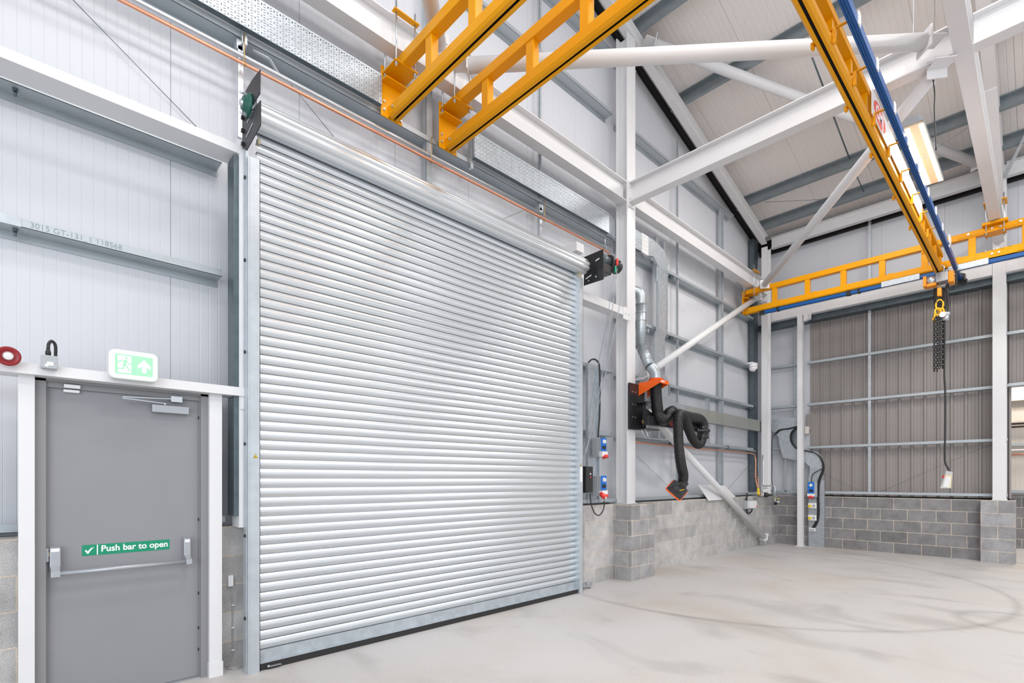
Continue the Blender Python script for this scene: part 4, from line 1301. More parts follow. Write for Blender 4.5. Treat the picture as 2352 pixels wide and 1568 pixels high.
obj('mounting_plate', MB().box((cx0 - .01, 4.44, cz0 - .01), (cx1 + .01, 4.545, cz1 + .01)), 'black', ctl)
obj('red_button', MB().cyl((cx0 + .09, 4.29, cz0 + .21), (cx0 + .09, 4.28, cz0 + .21), .011, 16), 'redbright', ctl)
obj('white_button', MB().cyl((cx0 + .09, 4.29, cz0 + .255), (cx0 + .09, 4.28, cz0 + .255), .011, 16), 'whiteplastic', ctl)
bolts(ctl, [(cx0 + .03, 4.36, cz0), (cx0 + .10, 4.36, cz0)], (0, 0, -1), .012, .014, .01, 'greyplastic', 'cable_gland')
tag(obj('controller_cable', MB().tube(smooth_path([(5.684, 4.36, 1.278), (5.714, 4.36, 1.132), (5.767, 4.34, 1.009), (5.841, 4.32, 0.976), (5.905, 4.3, 1.041), (5.936, 4.3, 1.126), (5.95, 4.31, 1.175)]), .0085, 8), 'rubber'), 'black cable looping from the control box to the lower socket', 'cable')


def socket_side(root, py0, py1, z0, z1, kind):
    """a fitting on the riser, facing -X"""
    X = 12.50
    if kind == 'blue':
        obj('body', MB().box((X + .01, py0 - .05, z0 + .01), (12.578, py1, z1)), 'greyplastic', root, .006)
        obj('blue_cover', MB().box((X, py0, z0 + (z1 - z0) * .26), (X + .012, py1, z1)), 'blueplastic', root, .003)
        yc = (py0 + py1) / 2; zk = z0 + (z1 - z0) * .80
        obj('isolator_knob', MB().lathe((X, yc, zk), (-1, 0, 0), [(0, .035), (.014, .03)], 20), 'whiteplastic', root)
        obj('breaker_window', MB().box((X - .003, py0 + .02, z0 + (z1 - z0) * .36), (X, py1 - .03, z0 + (z1 - z0) * .52)), 'blackgloss', root)
        obj('socket_neck', MB().box((X - .012, py0 - .005, z0 + .02), (X + .04, py1 + .005, z0 + (z1 - z0) * .25)), 'whiteplastic', root, .004)
        obj('red_flap', MB().lathe((X + .005, yc, z0 + .02), (-.3, 0, -1), [(0, .05), (.03, .055), (.04, .05)], 20), 'redbright', root)
    elif kind == 'yellow':
        obj('housing', MB().box((X + .02, py0, z0), (12.578, py1, z1)), 'whiteplastic', root, .005)
        zc_ = (z0 + z1) / 2
        obj('yellow_socket', MB().lathe((X + .02, py1 - .035, zc_ - .005), (-1, 0, -.3), [(0, .030), (.03, .031), (.036, .027)], 20), 'sockyellow', root)
        obj('isolator_knob', MB().lathe((X + .02, py0 + .05, zc_), (-1, 0, 0), [(0, .026), (.012, .023)], 20).box((X - .005, py0 + .045, zc_ - .02), (X + .02, py0 + .055, zc_ + .02)), 'greyplastic', root)
    else:
        obj('housing', MB().box((X + .04, py0, z0), (12.578, py1, z1)), 'whiteplastic', root, .004)
        for q in (.3, .7): obj('socket_plate', MB().box((X + .034, py0 + (py1 - py0) * q - .02, z0 + .01), (X + .04, py0 + (py1 - py0) * q + .02, z1 - .02)), 'greyplastic', root)


for n_, kind, a, b, c, d, lab, cat in (('power_socket', 'blue', 1855, 1870, 1142, 1107, 'blue faced industrial socket on the floor standing riser', 'socket'),
                                      ('yellow_socket', 'yellow', 1856, 1875, 1167, 1155, 'upper white box with yellow socket on the riser', 'socket'),
                                      ('yellow_socket', 'yellow', 1856, 1875, 1195, 1182, 'lower white box with yellow socket on the riser', 'socket'),
                                      ('double_socket', 'white', 1858, 1872, 1220, 1212, 'small white double socket lowest on the riser', 'socket')):
    pass
so = empty('power_socket', (12.5, 3.536, 1.083), 'blue faced industrial socket on the floor standing riser', 'socket')
socket_side(so, 3.476, 3.605, 1.083, 1.418, 'blue')
so = empty('yellow_socket', (12.52, 3.542, 0.843), 'upper white box with yellow socket on the riser', 'socket')
socket_side(so, 3.439, 3.602, 0.844, 0.959, 'yellow')
so = empty('yellow_socket', (12.52, 3.542, 0.575), 'lower white box with yellow socket on the riser', 'socket')
socket_side(so, 3.439, 3.602, 0.576, 0.696, 'yellow')
so = empty('double_socket', (12.54, 3.547, 0.334), 'small white double socket lowest on the riser', 'socket')
socket_side(so, 3.47, 3.59, 0.335, 0.412, 'white')
jb = empty('junction_box', (12.78, 3.703, 2.517), 'small pale junction box on the grey sheeting behind the slim post', 'box')
obj('housing', MB().box((12.70, 3.645, 2.501), (12.785, 3.724, 2.667)), 'cream', jb, .004)
obj('cover_strip', MB().box((12.76, 3.618, 2.584), (12.785, 3.706, 2.947)), 'brown', jb)

# wall starter (grey box) near the corner
ws = empty('motor_starter', (11.348, 4.4, 0.826), 'light grey starter box with red button on the blockwork near the corner', 'switch box')
sx0, sx1 = 11.11, 11.438
sz0, sz1 = 0.847, 1.03
obj('back_box', MB().box((sx0, 4.36, sz0), (sx1, 4.45, sz1)), 'greyplastic', ws, .006)
obj('front_cover', MB().box((sx0 + .02, 4.27, sz0 + .02), (sx1 - .03, 4.36, sz1 - .01)), 'whiteplastic', ws, .008)
obj('red_button', MB().cyl((sx1 - .06, 4.27, sz0 + .05), (sx1 - .06, 4.255, sz0 + .05), .014, 14), 'redbright', ws)
obj('cable_gland', MB().cyl((sx0 + .09, 4.41, sz1 - .002), (sx0 + .09, 4.41, sz1 + .05), .022, 12, .018), 'rubber', ws)
tag(obj('starter_cable', MB().tube(smooth_path([(sx0 + .09, 4.41, sz1 + .05), (11.382, 4.45, 1.153), (11.391, 4.5, 1.171)]), .012, 8).tube(smooth_path([(sx0 + .09, 4.41, sz0 - .0), (sx0 + .10, 4.40, sz0 - .07), (sx0 + .17, 4.39, sz0 - .10), (sx0 + .25, 4.37, sz0 - .06), (sx0 + .27, 4.36, sz0)]), .014, 8), 'rubber'), 'black cable looping under the grey starter box', 'cable')

# compressed air regulator with copper drop, and the galvanised drop with valve
tag(obj('copper_pipe', MB().tube(smooth_path([(6.8, 4.50, 2.075)] + [(x, 4.50, 2.06) for x in (9.0, 11.0)] + [(11.75, 4.50, 2.05), (11.90, 4.50, 2.00), (11.92, 4.49, 1.85), (11.92, 4.49, 1.5), (11.92, 4.42, 1.20)], 5), .014, 10), 'copper'), 'copper pipe low on the wall right of the tall column, dropping at the corner', 'pipe')
cd2 = tag(obj('conduit_pipe', MB().tube([(6.8, 4.53, 2.175), (12.0, 4.53, 2.12)], .019, 12), 'galv_rail'), 'grey conduit above the low copper pipe, right of the tall column', 'pipe')
for p in ((10.531, 4.53, 1.989), ): obj('pipe_clamp', MB().torus((p[0], 4.53, 2.145), (0, 1, 0), (0, 0, 1), .03, .03, .006, 14, 5), 'black', cd2)
rg = empty('air_regulator', (11.801, 4.36, 1.147), 'compressed air regulator with two gauges and a yellow handle at the corner', 'regulator')
g0 = Vector((11.822, 4.34, 1.166))
obj('filter_body', MB().cyl(g0 + Vector((-.06, .02, -.05)), g0 + Vector((-.06, .02, .05)), .035, 16), 'brass', rg)
obj('regulator_knob', MB().lathe(g0 + Vector((.04, -.05, -.03)), (.4, -1, 0), [(0, .05), (.07, .05), (.09, .03), (.14, .022), (.17, .026)], 16), 'blackgloss', rg)
for dx, dz in ((.0, .06), (.13, .07)):
    ga = obj('pressure_gauge', MB().lathe(g0 + Vector((dx, -.04, dz)), (-.35, -1, 0), [(0, .04), (.02, .042), (.026, .036)], 20), 'zinc', rg)
    obj('gauge_face', MB().lathe(g0 + Vector((dx - .010, -.067, dz)), (-.35, -1, 0), [(0, .033), (.002, .032)], 20), 'whiteplastic', ga)
obj('yellow_handle', MB().box(g0 + Vector((-.17, -.02, -.02)), g0 + Vector((-.14, .02, .12))), 'sockyellow', rg, .004)
obj('mounting_bracket', MB().box(g0 + Vector((-.20, .0, -.09)), g0 + Vector((.05, .10, -.06))), 'zinc', rg)
obj('copper_branch', MB().tube(smooth_path([g0 + Vector((-.155, 0, .1)), g0 + Vector((-.155, 0, .30)), g0 + Vector((-.10, .05, .36)), (11.92, 4.49, 1.50)]), .010, 8), 'copper', rg)
vd = empty('air_drop', (12.22, 3.986, 1.001), 'galvanised air pipe crossing the corner column to a valve with yellow lever', 'pipe')
P_ = [(12.18, 4.429, 2.031), (12.18, 4.429, 1.683), (12.18, 4.429, 1.366), (12.17, 4.401, 1.336), (12.15, 4.208, 1.338), (12.15, 4.18, 1.329), (12.15, 4.162, 1.3), (12.15, 4.162, 1.193), (12.15, 4.162, 1.076)]
obj('pipe_run', MB().tube(P_, .013, 10), 'zinc', vd)
e = Vector(P_[-1])
obj('valve_body', MB().cyl(e, e + Vector((0, 0, -.10)), .022, 12).cyl(e + Vector((0, 0, -.09)), e + Vector((0, -.10, -.10)), .02, 12), 'zinc', vd)
obj('brass_union', MB().cyl(e + Vector((0, 0, -.01)), e + Vector((0, 0, -.04)), .025, 6), 'brass', vd)
obj('yellow_lever', MB().box(e + Vector((-.01, -.10, -.035)), e + Vector((.01, -.05, -.02))), 'sockyellow', vd)
obj('wall_plate', MB().box(e + Vector((.03, -.01, -.17)), (12.255, e.y + .03, e.z - .06)), 'black', vd)

# dome camera on the rail
dc = empty('dome_camera', (11.801, 4.5, 3.911), 'white dome security camera under the rail near the corner', 'camera')
c0 = Vector((11.853, 4.52, 3.971))
obj('mount', MB().box(c0 + Vector((-.10, -.03, .10)), c0 + Vector((.10, .08, .13))).cyl(c0 + Vector((0, 0, .02)), c0 + Vector((0, 0, .11)), .09, 24), 'whiteplastic', dc)
obj('dome', MB()._lathe(c0 + Vector((0, 0, .02)), Vector((0, -.15, -1)).normalized(), [(0, .09), (.03, .088), (.06, .07), (.085, .035), (.09, .003)], 24), 'whiteplastic', dc)
obj('lens', MB().lathe(c0 + Vector((.02, -.055, -.03)), (.2, -1, -.5), [(0, .040), (.015, .036), (.02, .02)], 20), 'blackgloss', dc)

# loose white sheet leaning on the sill
q = [(9.146, 4.5, 1.386), (10.144, 4.46, 1.135), (10.627, 4.4, 1.08), (9.297, 4.36, 1.083)]
fs_ = empty('flashing_sheet', (9.666, 4.42, 1.079), 'folded white flashing sheet leaning over the sill behind the diagonal tube', 'sheet')
obj('upper_leaf', MB().prism([(9.187, 4.52, 1.386), (10.521, 4.58, 1.349), (10.93, 4.48, 1.061), (10.118, 4.44, 1.145)], (0, -.003, -.001)), 'white', fs_)
obj('lower_leaf', MB().prism([(9.187, 4.52, 1.386), (10.118, 4.44, 1.145), (10.168, 4.4, 1.083), (9.382, 4.4, 1.076)], (0, -.003, -.001)), 'white', fs_)
# rubble at the foot of the right guide
db = MB()
for k in range(16):
    a = Vector((5.34 + random.random() * .26, 4.28 + random.random() * .10, .012 + random.random() * .05 * (1 if k < 9 else .3)))
    s_ = .018 + random.random() * .022
    db.prism([a + Vector((s_ * math.cos(t) * (1 + .4 * random.random()), s_ * math.sin(t), s_ * .5 * math.sin(3 * t))) for t in (0, 1.1, 2.3, 3.2, 4.4, 5.4)], (s_ * .3, s_ * .2, s_ * .9))
tag(obj('debris_pile', db, 'debris'), 'small heap of grey packing debris on the floor at the right shutter guide', 'debris', kind='stuff')


# ================================================================== CRANE RUNWAYS
ZB, ZT = 5.09, 5.61


def track_profile(w=.125, h=.125, t=.006, slot=.024):
    a = w / 2; b = h / 2; c = slot / 2
    return [(-c, -b), (-a + .018, -b), (-a, -b + .022), (-a, b - .02), (-a + .012, b), (a - .012, b), (a, b - .02), (a, -b + .022), (a - .018, -b), (c, -b),
            (c, -b + t), (a - .022, -b + t), (a - t, -b + .026), (a - t, b - .022), (-a + t, b - .022), (-a + t, -b + .026), (-a + .022, -b + t), (-c, -b + t)]


def runway(x, y0, y1, posts, lab, name='runway_truss'):
    root = empty(name, (x, (y0 + y1) / 2, ZB), lab, 'crane runway')
    obj('lower_track', MB().sweep((x, y0, ZB + .0625), (x, y1, ZB + .0625), track_profile()), 'yellow', root)
    obj('slot_shade', MB().box((x - .03, y1, ZB + .03), (x + .03, y0, ZB + .034)), 'void', root)  # black strip standing in for the shade inside the hollow track
    obj('top_chord', MB().box((x - .05, y1, ZT - .105), (x + .05, y0, ZT)), 'yellow', root, .006)
    for p in posts: obj('web_post', MB().box((x - .04, p - .047, ZB + .115), (x + .04, p + .047, ZT - .10)), 'yellow', root, .005)
    return root


def wall_end(root, x, y_wall):
    obj('bracket_plate', MB().box((x - .14, y_wall, ZB - .005), (x + .10, y_wall + .012, ZT - .03)), 'yellow', root, .003)
    obj('bracket_angle', MB().box((x - .14, y_wall - .10, ZT - .20), (x + .10, y_wall, ZT - .188)), 'yellow', root)
    bolts(root, [(x - .11, y_wall, ZB + .06), (x - .11, y_wall, ZB + .14), (x - .11, y_wall, ZT - .08), (x - .11, y_wall, ZT - .15), (x + .08, y_wall, ZB + .03)], (0, -1, 0), .012, .01, .012)
    obj('end_stop', MB().box((x - .065, y_wall - .03, ZB), (x - .06, y_wall, ZB + .11)), 'yellow', root)
    obj('stop_bolt', MB().bolt((x - .06, y_wall - .09, ZB + .07), (-1, 0, 0), .015, .012, .0), 'zinc', root)


def hanger(root, x, y, side=1):
    """plates and threaded rods that clamp the top chord under a white beam"""
    w = .13
    obj('lower_hanger_plate', MB().box((x - w, y - w, ZT - .117), (x + w, y + w, ZT - .105)), 'yellow', root, .003)
    obj('upper_hanger_plate', MB().box((x - w, y - w, 5.975), (x + w * .0 - .05, y + w, 5.987)) if False else MB().box((x - w - .01, y - w - .01, 5.972), (x + w + .01, y - w + .05, 5.984)), 'yellow', root, .003)
    obj('upper_hanger_plate', MB().box((x - w - .01, y + w - .05, 5.972), (x + w + .01, y + w + .01, 5.984)), 'yellow', root, .003)
    f = None
    for dx in (-w + .025, w - .025):
        for dy in (-w + .025, w - .025):
            obj('threaded_rod', MB().cyl((x + dx, y + dy, ZT - .155), (x + dx, y + dy, 6.08), .009, 8), 'zinc', root)
            obj('rod_nut', MB().cyl((x + dx, y + dy, ZT - .132), (x + dx, y + dy, ZT - .117), .017, 6), 'zinc', root)


YW = 4.535
r1 = runway(2.70, YW - .01, -0.6, (3.87, 3.25, 2.60, 1.95, 1.3), 'left yellow runway truss hung from the gable beam')
wall_end(r1, 2.70, YW); hanger(r1, 2.70, 4.415)
r2 = runway(3.40, YW - .01, -0.6, (3.90, 3.27, 2.64, 2.0, 1.35), 'second yellow runway truss, right of the first one')
wall_end(r2, 3.40, YW); hanger(r2, 3.40, 4.415)
r3 = runway(11.45, YW - .01, -2.2, (3.925, 3.30, 2.675, 2.06, 1.445, 0.827, 0.19, -.45), 'far yellow runway truss running along the right wall')
wall_end(r3, 11.45, YW); hanger(r3, 11.45, 4.415); hanger(r3, 11.45, 0.545)
obj('clamp_plate', MB().box((11.30, .39, ZT + .002), (11.60, .70, ZT + .045)), 'yellow', r3, .003)
obj('splice_sleeve', MB().box((11.385, .29, ZB + .0), (11.515, .78, ZB + .11)), 'yellow', r3, .004)
bolts(r3, [(11.385, yy, ZB + .06) for yy in (.50, .58)], (-1, 0, 0), .018, .012, .0)
bolts(r3, [(11.385, yy, ZB + .115) for yy in (.36, .46, .56, .66)], (0, 0, 1), .014, .012, .0)
obj('chord_splice', MB().box((11.392, .16, ZT - .08), (11.40, 1.0, ZT - .01)), 'yellow', r3, .003)
bolts(r3, [(11.392, yy, ZT - .045) for yy in (.25, .48, .58, .87)], (-1, 0, 0), .018, .01, .0)
for yy in (3.80, 3.17, 1.93, 1.0): obj('splice_lug', MB().box((11.384, yy - .035, ZB + .05), (11.392, yy + .035, ZB + .135)), 'yellow', r3)

# blue conductor rail under the far runway
c1_ = empty('conductor_rail', (11.33, 1, 5.0), 'blue conductor rail under the far yellow runway truss', 'conductor rail')
obj('rail', MB().box((11.40, -2.2, 5.015), (11.46, 4.12, 5.075)).box((11.412, -2.2, 5.008), (11.42, 4.12, 5.015)).box((11.44, -2.2, 5.008), (11.448, 4.12, 5.015)), 'blue', c1_)
obj('end_cap', MB().box((11.39, 4.12, 5.0), (11.47, 4.22, 5.08)), 'blackgloss', c1_)
for yy in (3.85, 2.62, 2.42): obj('hanger_clip', MB().box((11.39, yy - .02 if yy != 2.62 else yy - .07, 5.0), (11.47, yy + .02 if yy != 2.62 else yy + .0, 5.09)), 'black', c1_)

# ================================================================== BRIDGE
YBR = 1.225
br = empty('bridge_crane', (7.5, YBR, 4.95), 'yellow bridge girder crossing towards the far runway, with sign board and hoist', 'crane bridge')
BX0, BX1 = 3.56, 11.62
obj('lower_track', MB().sweep((BX0, YBR, 5.0), (BX1, YBR, 5.0), track_profile(.105, .095)), 'yellow', br)
obj('slot_shade', MB().box((BX0, YBR - .028, 4.975), (BX1, YBR + .028, 4.978)), 'void', br)  # black strip painted as the shade within the bridge track
obj('top_chord', MB().box((BX0, YBR - .05, 5.235), (11.25, YBR + .05, 5.30)), 'yellow', br, .005)
for k in range(13):
    xx = 4.2 + k * .58
    if xx < 11.3: obj('web_post', MB().prism([(xx - .03, YBR - .035, 5.04), (xx + .03, YBR - .035, 5.04), (xx + .03, YBR - .035, 5.24), (xx - .03, YBR - .035, 5.24)], (0, .07, 0)), 'yellow', br)
# end trolley (pale cover strips) below the far runway
obj('end_carriage', MB().box((11.30, 1.50, 5.0 - .02), (11.33, 2.05, 5.075)), 'galv', br)
obj('end_carriage', MB().box((11.30, .62, 4.98), (11.33, 1.12, 5.075)), 'galv', br)
# sign boards on the camera side of the girder
sb0, sb1, sb2 = 5.976, 7.942, 8.955
bd = obj('sign_board', MB().box((sb0, 1.158, 5.05), (sb1, 1.163, 5.30)), 'whiteplastic', br)
bd2 = obj('sign_board', MB().box((sb1 + .01, 1.158, 5.045), (sb2, 1.163, 5.27)), 'whiteplastic', br)
lg = MB(); lx, lz = sb0 + .34, 5.175
lg.prism([(lx + .27 * math.cos(t * math.pi / 16), 1.1572, lz + .105 * math.sin(t * math.pi / 16)) for t in range(32)], (0, .0008, 0))
obj('red_oval', lg, 'textred', bd)
text('logo_letters', 'CMJ', .17, (lx, 1.1565, lz), FACE_Y, 'textwhite', bd, bold=.004, sx=1.15)
text('maker_name', 'CRANES', .14, (lx + .75, 1.1568, lz), FACE_Y, 'textred', bd, bold=.003)
for k_ in range(9):      # dark lettering, too small in the photograph to read
    xq = sb1 + .12 + k_ * .085 + (k_ % 3) * .012; zq = 5.19 - (k_ % 2) * .075
    obj('small_lettering', MB().box((xq, 1.1572, zq), (xq + .035, 1.158, zq + .022)).box((xq + .012, 1.1572, zq - .02), (xq + .030, 1.158, zq)), 'textblack', bd2)
# blue conductor rail carried on yellow arms
c2_ = empty('conductor_rail', (7.5, 1.03, 5.0), 'blue conductor rail running alongside the bridge girder', 'conductor rail')
obj('rail', MB().box((BX0, .995, 5.0), (11.95, 1.05, 5.075)).box((BX0, 1.004, 4.992), (11.95, 1.012, 5.0)).box((BX0, 1.02, 4.992), (11.95, 1.028, 5.0)).box((BX0, 1.036, 4.992), (11.95, 1.044, 5.0)), 'blue', c2_)
obj('end_cap', MB().box((11.93, .95, 4.93), (12.08, 1.10, 5.10)), 'blackgloss', c2_, .01)
arm0 = None
for (u, v) in ((1910,94),(1958.6,190),(2004.6,283),(2040,354.6),(2068.3,412.5),(2093.8,464.8),(2115.5,504.3),(2132,541),(2150,577)):
    # distance along the girder of every arm (the spacing is about 0.8 m)
    pass
for xx in (4.686, 5.317, 6.059, 6.756, 7.43, 8.14, 8.779, 9.418, 10.153):
    obj('support_arm', MB().box((xx - .014, .99, 5.078), (xx + .014, 1.19, 5.084)).box((xx - .014, 1.145, 4.965), (xx + .014, 1.17, 5.078)), 'yellow', br)
    obj('rail_clip', MB().box((xx - .03, .985, 5.0), (xx + .03, .994, 5.10)), 'whiteplastic', c2_)
    obj('clip_screw', MB().cyl((xx - .02, 1.02, 5.084), (xx - .02, 1.02, 5.11), .012, 8), 'orange2', c2_)
obj('collector_box', MB().box((10.05, .975, 5.04), (10.22, .99, 5.16)), 'whiteplastic', c2_, .004)
for xx in (4.6, 5.6, 6.6, 7.8, 8.9, 10.0): obj('track_lug', MB().box((xx - .02, 1.278, 4.945), (xx + .02, 1.30, 4.99)), 'yellow', br)

# ================================================================== HOIST
HX = 11.13
ho = empty('chain_hoist', (HX, 1.2, 4.9), 'grey and orange electric chain hoist with black chain bag under the bridge', 'hoist')
H = {}
ya, yb, yc_, yd = 1.424, 1.251, 1.094, 1.026
ye = 1.378
zt_, zb_ = 4.936, 4.775
obj('motor', MB().lathe((HX + .01, yb, (4.925 + 4.778) / 2), (0, 1, 0), [(0, .075), (ye - yb, .075)], 8), 'zinc', ho)
obj('end_cap', MB().box((HX - .07, ye, 4.757), (HX + .12, ya, 4.928)), 'orange2', ho, .008)
obj('gear_case', MB().box((HX - .10, yc_, zb_), (HX + .13, yb, zt_)), 'silver', ho, .01)
obj('end_cap', MB().box((HX - .10, yd, 4.737), (HX + .13, yc_, 4.918)), 'orange2', ho, .008)
obj('orange_skirt', MB().box((HX - .05, yb, 4.748), (HX + .11, ye, 4.792)), 'orange2', ho, .005)
obj('suspension_eye', MB().torus((HX, yb - .05, zt_ + .07), (0, 1, 0), (0, 0, 1), .05, .07, .012, 16, 6).box((HX - .02, yb - .07, zt_ + .10), (HX + .02, yb - .02, 4.96)), 'zinc', ho)
obj('push_trolley', MB().box((HX - .04, yb - .16, zt_ + .02), (HX + .04, yb - .12, 4.97)), 'whiteplastic', ho)
bgx = HX + .12
bag = [(11.25, 1.311, 4.756), (11.25, 1.151, 4.728), (11.25, 1.134, 4.569), (11.25, 1.146, 4.38), (11.25, 1.294, 4.387), (11.25, 1.311, 4.577)]
obj('chain_bag', MB().prism(bag, (.16, 0, 0)), 'black', ho, .02)
yh = 1.212
lc = MB(); zz = 4.786; fl = 0
while zz > 4.676:
    lc.torus((HX, yh, zz), (0, 0, 1), (1, 0, 0) if fl else (0, 1, 0), .022, .014, .0045, 10, 5); zz -= .032; fl = 1 - fl
obj('load_chain', lc, 'brass', ho)
obj('hook_block', MB().box((HX - .05, 1.184, 4.552), (HX + .05, 1.24, 4.691)), 'orange2', ho, .012)
hz = 4.537
obj('load_hook', MB().tube([(HX, yh, hz + .03), (HX, yh, hz)] + [(HX, yh + .045 * math.sin(t), hz - .045 + .045 * math.cos(t)) for t in (0.4, .9, 1.5, 2.1, 2.7, 3.3, 3.9, 4.5)], .014, 10), 'chain', ho)

sl = empty('chain_sling', (HX, yh, 3.8), 'black multi leg chain sling on yellow links hanging from the hoist hook', 'chain')
m0 = (hz - 4.354)
obj('master_link', MB().torus((HX, yh, hz - .125), (0, 0, 1), (0, 1, 0), .088, .048, .014, 24, 8), 'slingyellow', sl)
obj('sub_link', MB().torus((HX + .02, yh - .02, hz - .24), (0, 0, 1), (.5, .8, 0), .06, .042, .014, 18, 8), 'slingyellow', sl)
obj('sub_link', MB().torus((HX - .02, yh + .02, hz - .24), (0, 0, 1), (-.5, .8, 0), .06, .042, .014, 18, 8), 'slingyellow', sl)
zl = 4.208
for dy in (-.055, .05): obj('grab_hook', MB().tube([(HX - .02, yh + dy, zl + .08), (HX - .03, yh + dy * 1.3, zl + .02), (HX - .02, yh + dy * 1.6, zl - .03), (HX, yh + dy * 1.2, zl - .06)], .018, 8), 'slingyellow', sl)
zl1 = 3.314
for k, (dx, dy) in enumerate(((-.03, .065), (.02, .03), (-.02, -.005), (.02, -.04))):
    cm = MB(); z_ = zl + .02; fl = k % 2
    while z_ > zl1 + .01 * k:
        a = .6 if fl else -.8
        cm.torus((HX + dx, yh + dy, z_), (0, 0, 1), (math.cos(a + k), math.sin(a + k), 0), .030, .018, .0065, 10, 5); z_ -= .043; fl = 1 - fl
    obj('chain_leg', cm, 'chain', sl)
obj('load_tag', MB().lathe((HX - .06, 1.166, 4.227), (-1, .1, 0), [(0, .045), (.006, .045)], 10), 'whiteplastic', sl)
pc = empty('pendant_control', (HX + .1, 1.15, 1.4), 'pendant control in a clear bag hanging on a long black cable', 'pendant')
obj('upper_cable', MB().tube(smooth_path([(11.13, 1.117, 4.738), (11.13, 1.106, 4.531), (11.13, 1.1, 4.385), (11.13, 1.111, 4.279)]), .012, 8).tube(smooth_path([(11.13, 1.128, 4.719), (11.13, 1.128, 4.465), (11.13, 1.139, 4.285), (11.13, 1.144, 4.178)]), .006, 8), 'rubber', pc)
pl0 = Vector((11.13, 1.111, 4.272))
obj('cable_plug', MB().lathe(pl0, (0, .2, -1), [(0, .03), (.01, .045), (.06, .045), (.07, .036), (.08, .045), (.13, .05), (.15, .03)], 20).lathe(Vector((11.13, 1.144, 4.185)), (0, -1, .3), [(0, .04), (.05, .035)], 16), 'silver', pc)
obj('pendant_cable', MB().tube(smooth_path([(11.13, 1.144, 4.156), (11.13, 1.147, 3.668), (11.13, 1.15, 3.232), (11.13, 1.139, 2.939), (11.13, 1.139, 2.357), (11.13, 1.144, 1.92), (11.13, 1.139, 1.76), (11.13, 1.106, 1.672), (11.13, 1.089, 1.614)]), .013, 8), 'rubber', pc)
pd = [(11.13, 1.156, 1.345), (11.13, 1.072, 1.339), (11.13, 1.056, 1.541), (11.13, 1.133, 1.556)]
obj('control_body', MB().prism(pd, (.05, 0, 0)), 'sockyellow', pc, .01)
obj('paper_label', MB().prism([Vector(p) + Vector((-.004, 0, 0)) for p in ((11.13, 1.167, 1.352), (11.13, 1.089, 1.346), (11.13, 1.061, 1.52), (11.13, 1.133, 1.535))], (.002, 0, 0)), 'textwhite', pc)
obj('stop_button', MB().lathe((11.12, 1.149, 1.527), (-1, .4, 0), [(0, .02), (.02, .022), (.028, .012)], 14), 'redbright', pc)
obj('clear_bag', MB().prism([(11.09, 1.202, 1.331), (11.09, 1.063, 1.332), (11.09, 1.047, 1.599), (11.09, 1.118, 1.628)], (.12, 0, 0)), 'clear', pc)
tag(obj('collector_cable', MB().tube(smooth_path([(11.13, 1.106, 4.735), (11.13, 1.078, 4.662), (11.13, 1.034, 4.628), (11.13, 1.001, 4.684), (11.13, 0.998, 4.827), (11.13, 1.001, 4.95)]), .011, 8).beam((11.13, 1.034, 4.852), (11.13, 0.915, 4.86), .012, .012), 'rubber'), 'black cable looping from the hoist up to the blue rail', 'cable')
tag(obj('rail_end_cable', MB().tube(smooth_path([(11.9, 1.001, 4.948), (11.9, 0.972, 4.894), (11.9, 0.938, 4.908), (11.9, 0.932, 4.982)]), .014, 8), 'rubber'), 'short black cable loop at the end of the blue rail', 'cable')

# ================================================================== HIGH BAY LAMP
lm = empty('high_bay_lamp', (8.0, 1.0, 5.45), 'long suspended lamp with two lit strips behind the yellow bridge', 'lamp')
Z = 5.45
A_, B_, C_, D_ = [Vector(p) for p in ((7.214, 1.102, 5.45), (7.229, 0.921, 5.45), (8.811, 0.91, 5.45), (8.815, 1.1, 5.45))]
ux = (D_ - A_).normalized(); uy = (B_ - A_)
def lp(a, b, z): return A_ + (D_ - A_) * a + (B_ - A_) * b + Vector((0, 0, z))
obj('reflector', MB().prism([lp(0, 0, 0), lp(1, 0, 0), lp(1, 1, 0), lp(0, 1, 0)], (0, 0, .02)), 'lampbody', lm)
hb = MB()
ring = [(-.02, -.005), (-.02, .03), (.22, .10), (.78, .10), (1.02, .03), (1.02, -.005), (.99, -.005), (.99, .021), (.01, .021), (.01, -.005)]
p0_ = [lp(-.01, b, z) for b, z in ring]
hb.prism(p0_, (D_ - A_) * 1.02)
obj('housing', hb, 'greyplastic', lm)
for b0, b1 in ((.05, .27), (.73, .95)):
    obj('led_strip', MB().prism([lp(.01, b0, -.004), lp(.99, b0, -.004), lp(.99, b1, -.004), lp(.01, b1, -.004)], (0, 0, .003)), 'led', lm)
obj('sensor_ring', MB().torus(lp(.5, .5, -.004), (1, 0, 0), (0, 1, 0), .028, .028, .004, 20, 5), 'whiteplastic', lm)
wx = lp(-.005, .5, .10)
cl_ = lp(-.005, .5, .27)
obj('suspension_wire', MB().tube([lp(-.005, .2, .10), cl_], .002, 5).tube([lp(-.005, .8, .10), cl_], .002, 5).tube([cl_, (cl_.x, cl_.y, zu(cl_.x) + .4)], .003, 5).tube([lp(1, .5, .10), Vector((lp(1, .5, 0).x, lp(1, .5, 0).y, zu(lp(1, .5, 0).x) + .4))], .003, 5), 'zinc', lm)
obj('wire_clip', MB().box(cl_ - Vector((.012, .012, .01)), cl_ + Vector((.012, .012, .02))), 'zinc', lm)
area('high_bay_lamp_light', (A_ + C_) / 2 + Vector((0, 0, -.02)), (0, 0, math.atan2(ux.y, ux.x)), 1.5, .14, 28, (1.0, .86, .68))
tag(obj('lamp_cable', MB().tube(smooth_path([(6.68, 0.779, 5.572), (6.68, 0.765, 5.392), (6.68, 0.768, 5.239), (6.68, 0.761, 5.015), (6.68, 0.755, 4.813)]), .006, 8), 'rubber'), 'black cable hanging from the tie beam beside the lamp', 'cable')
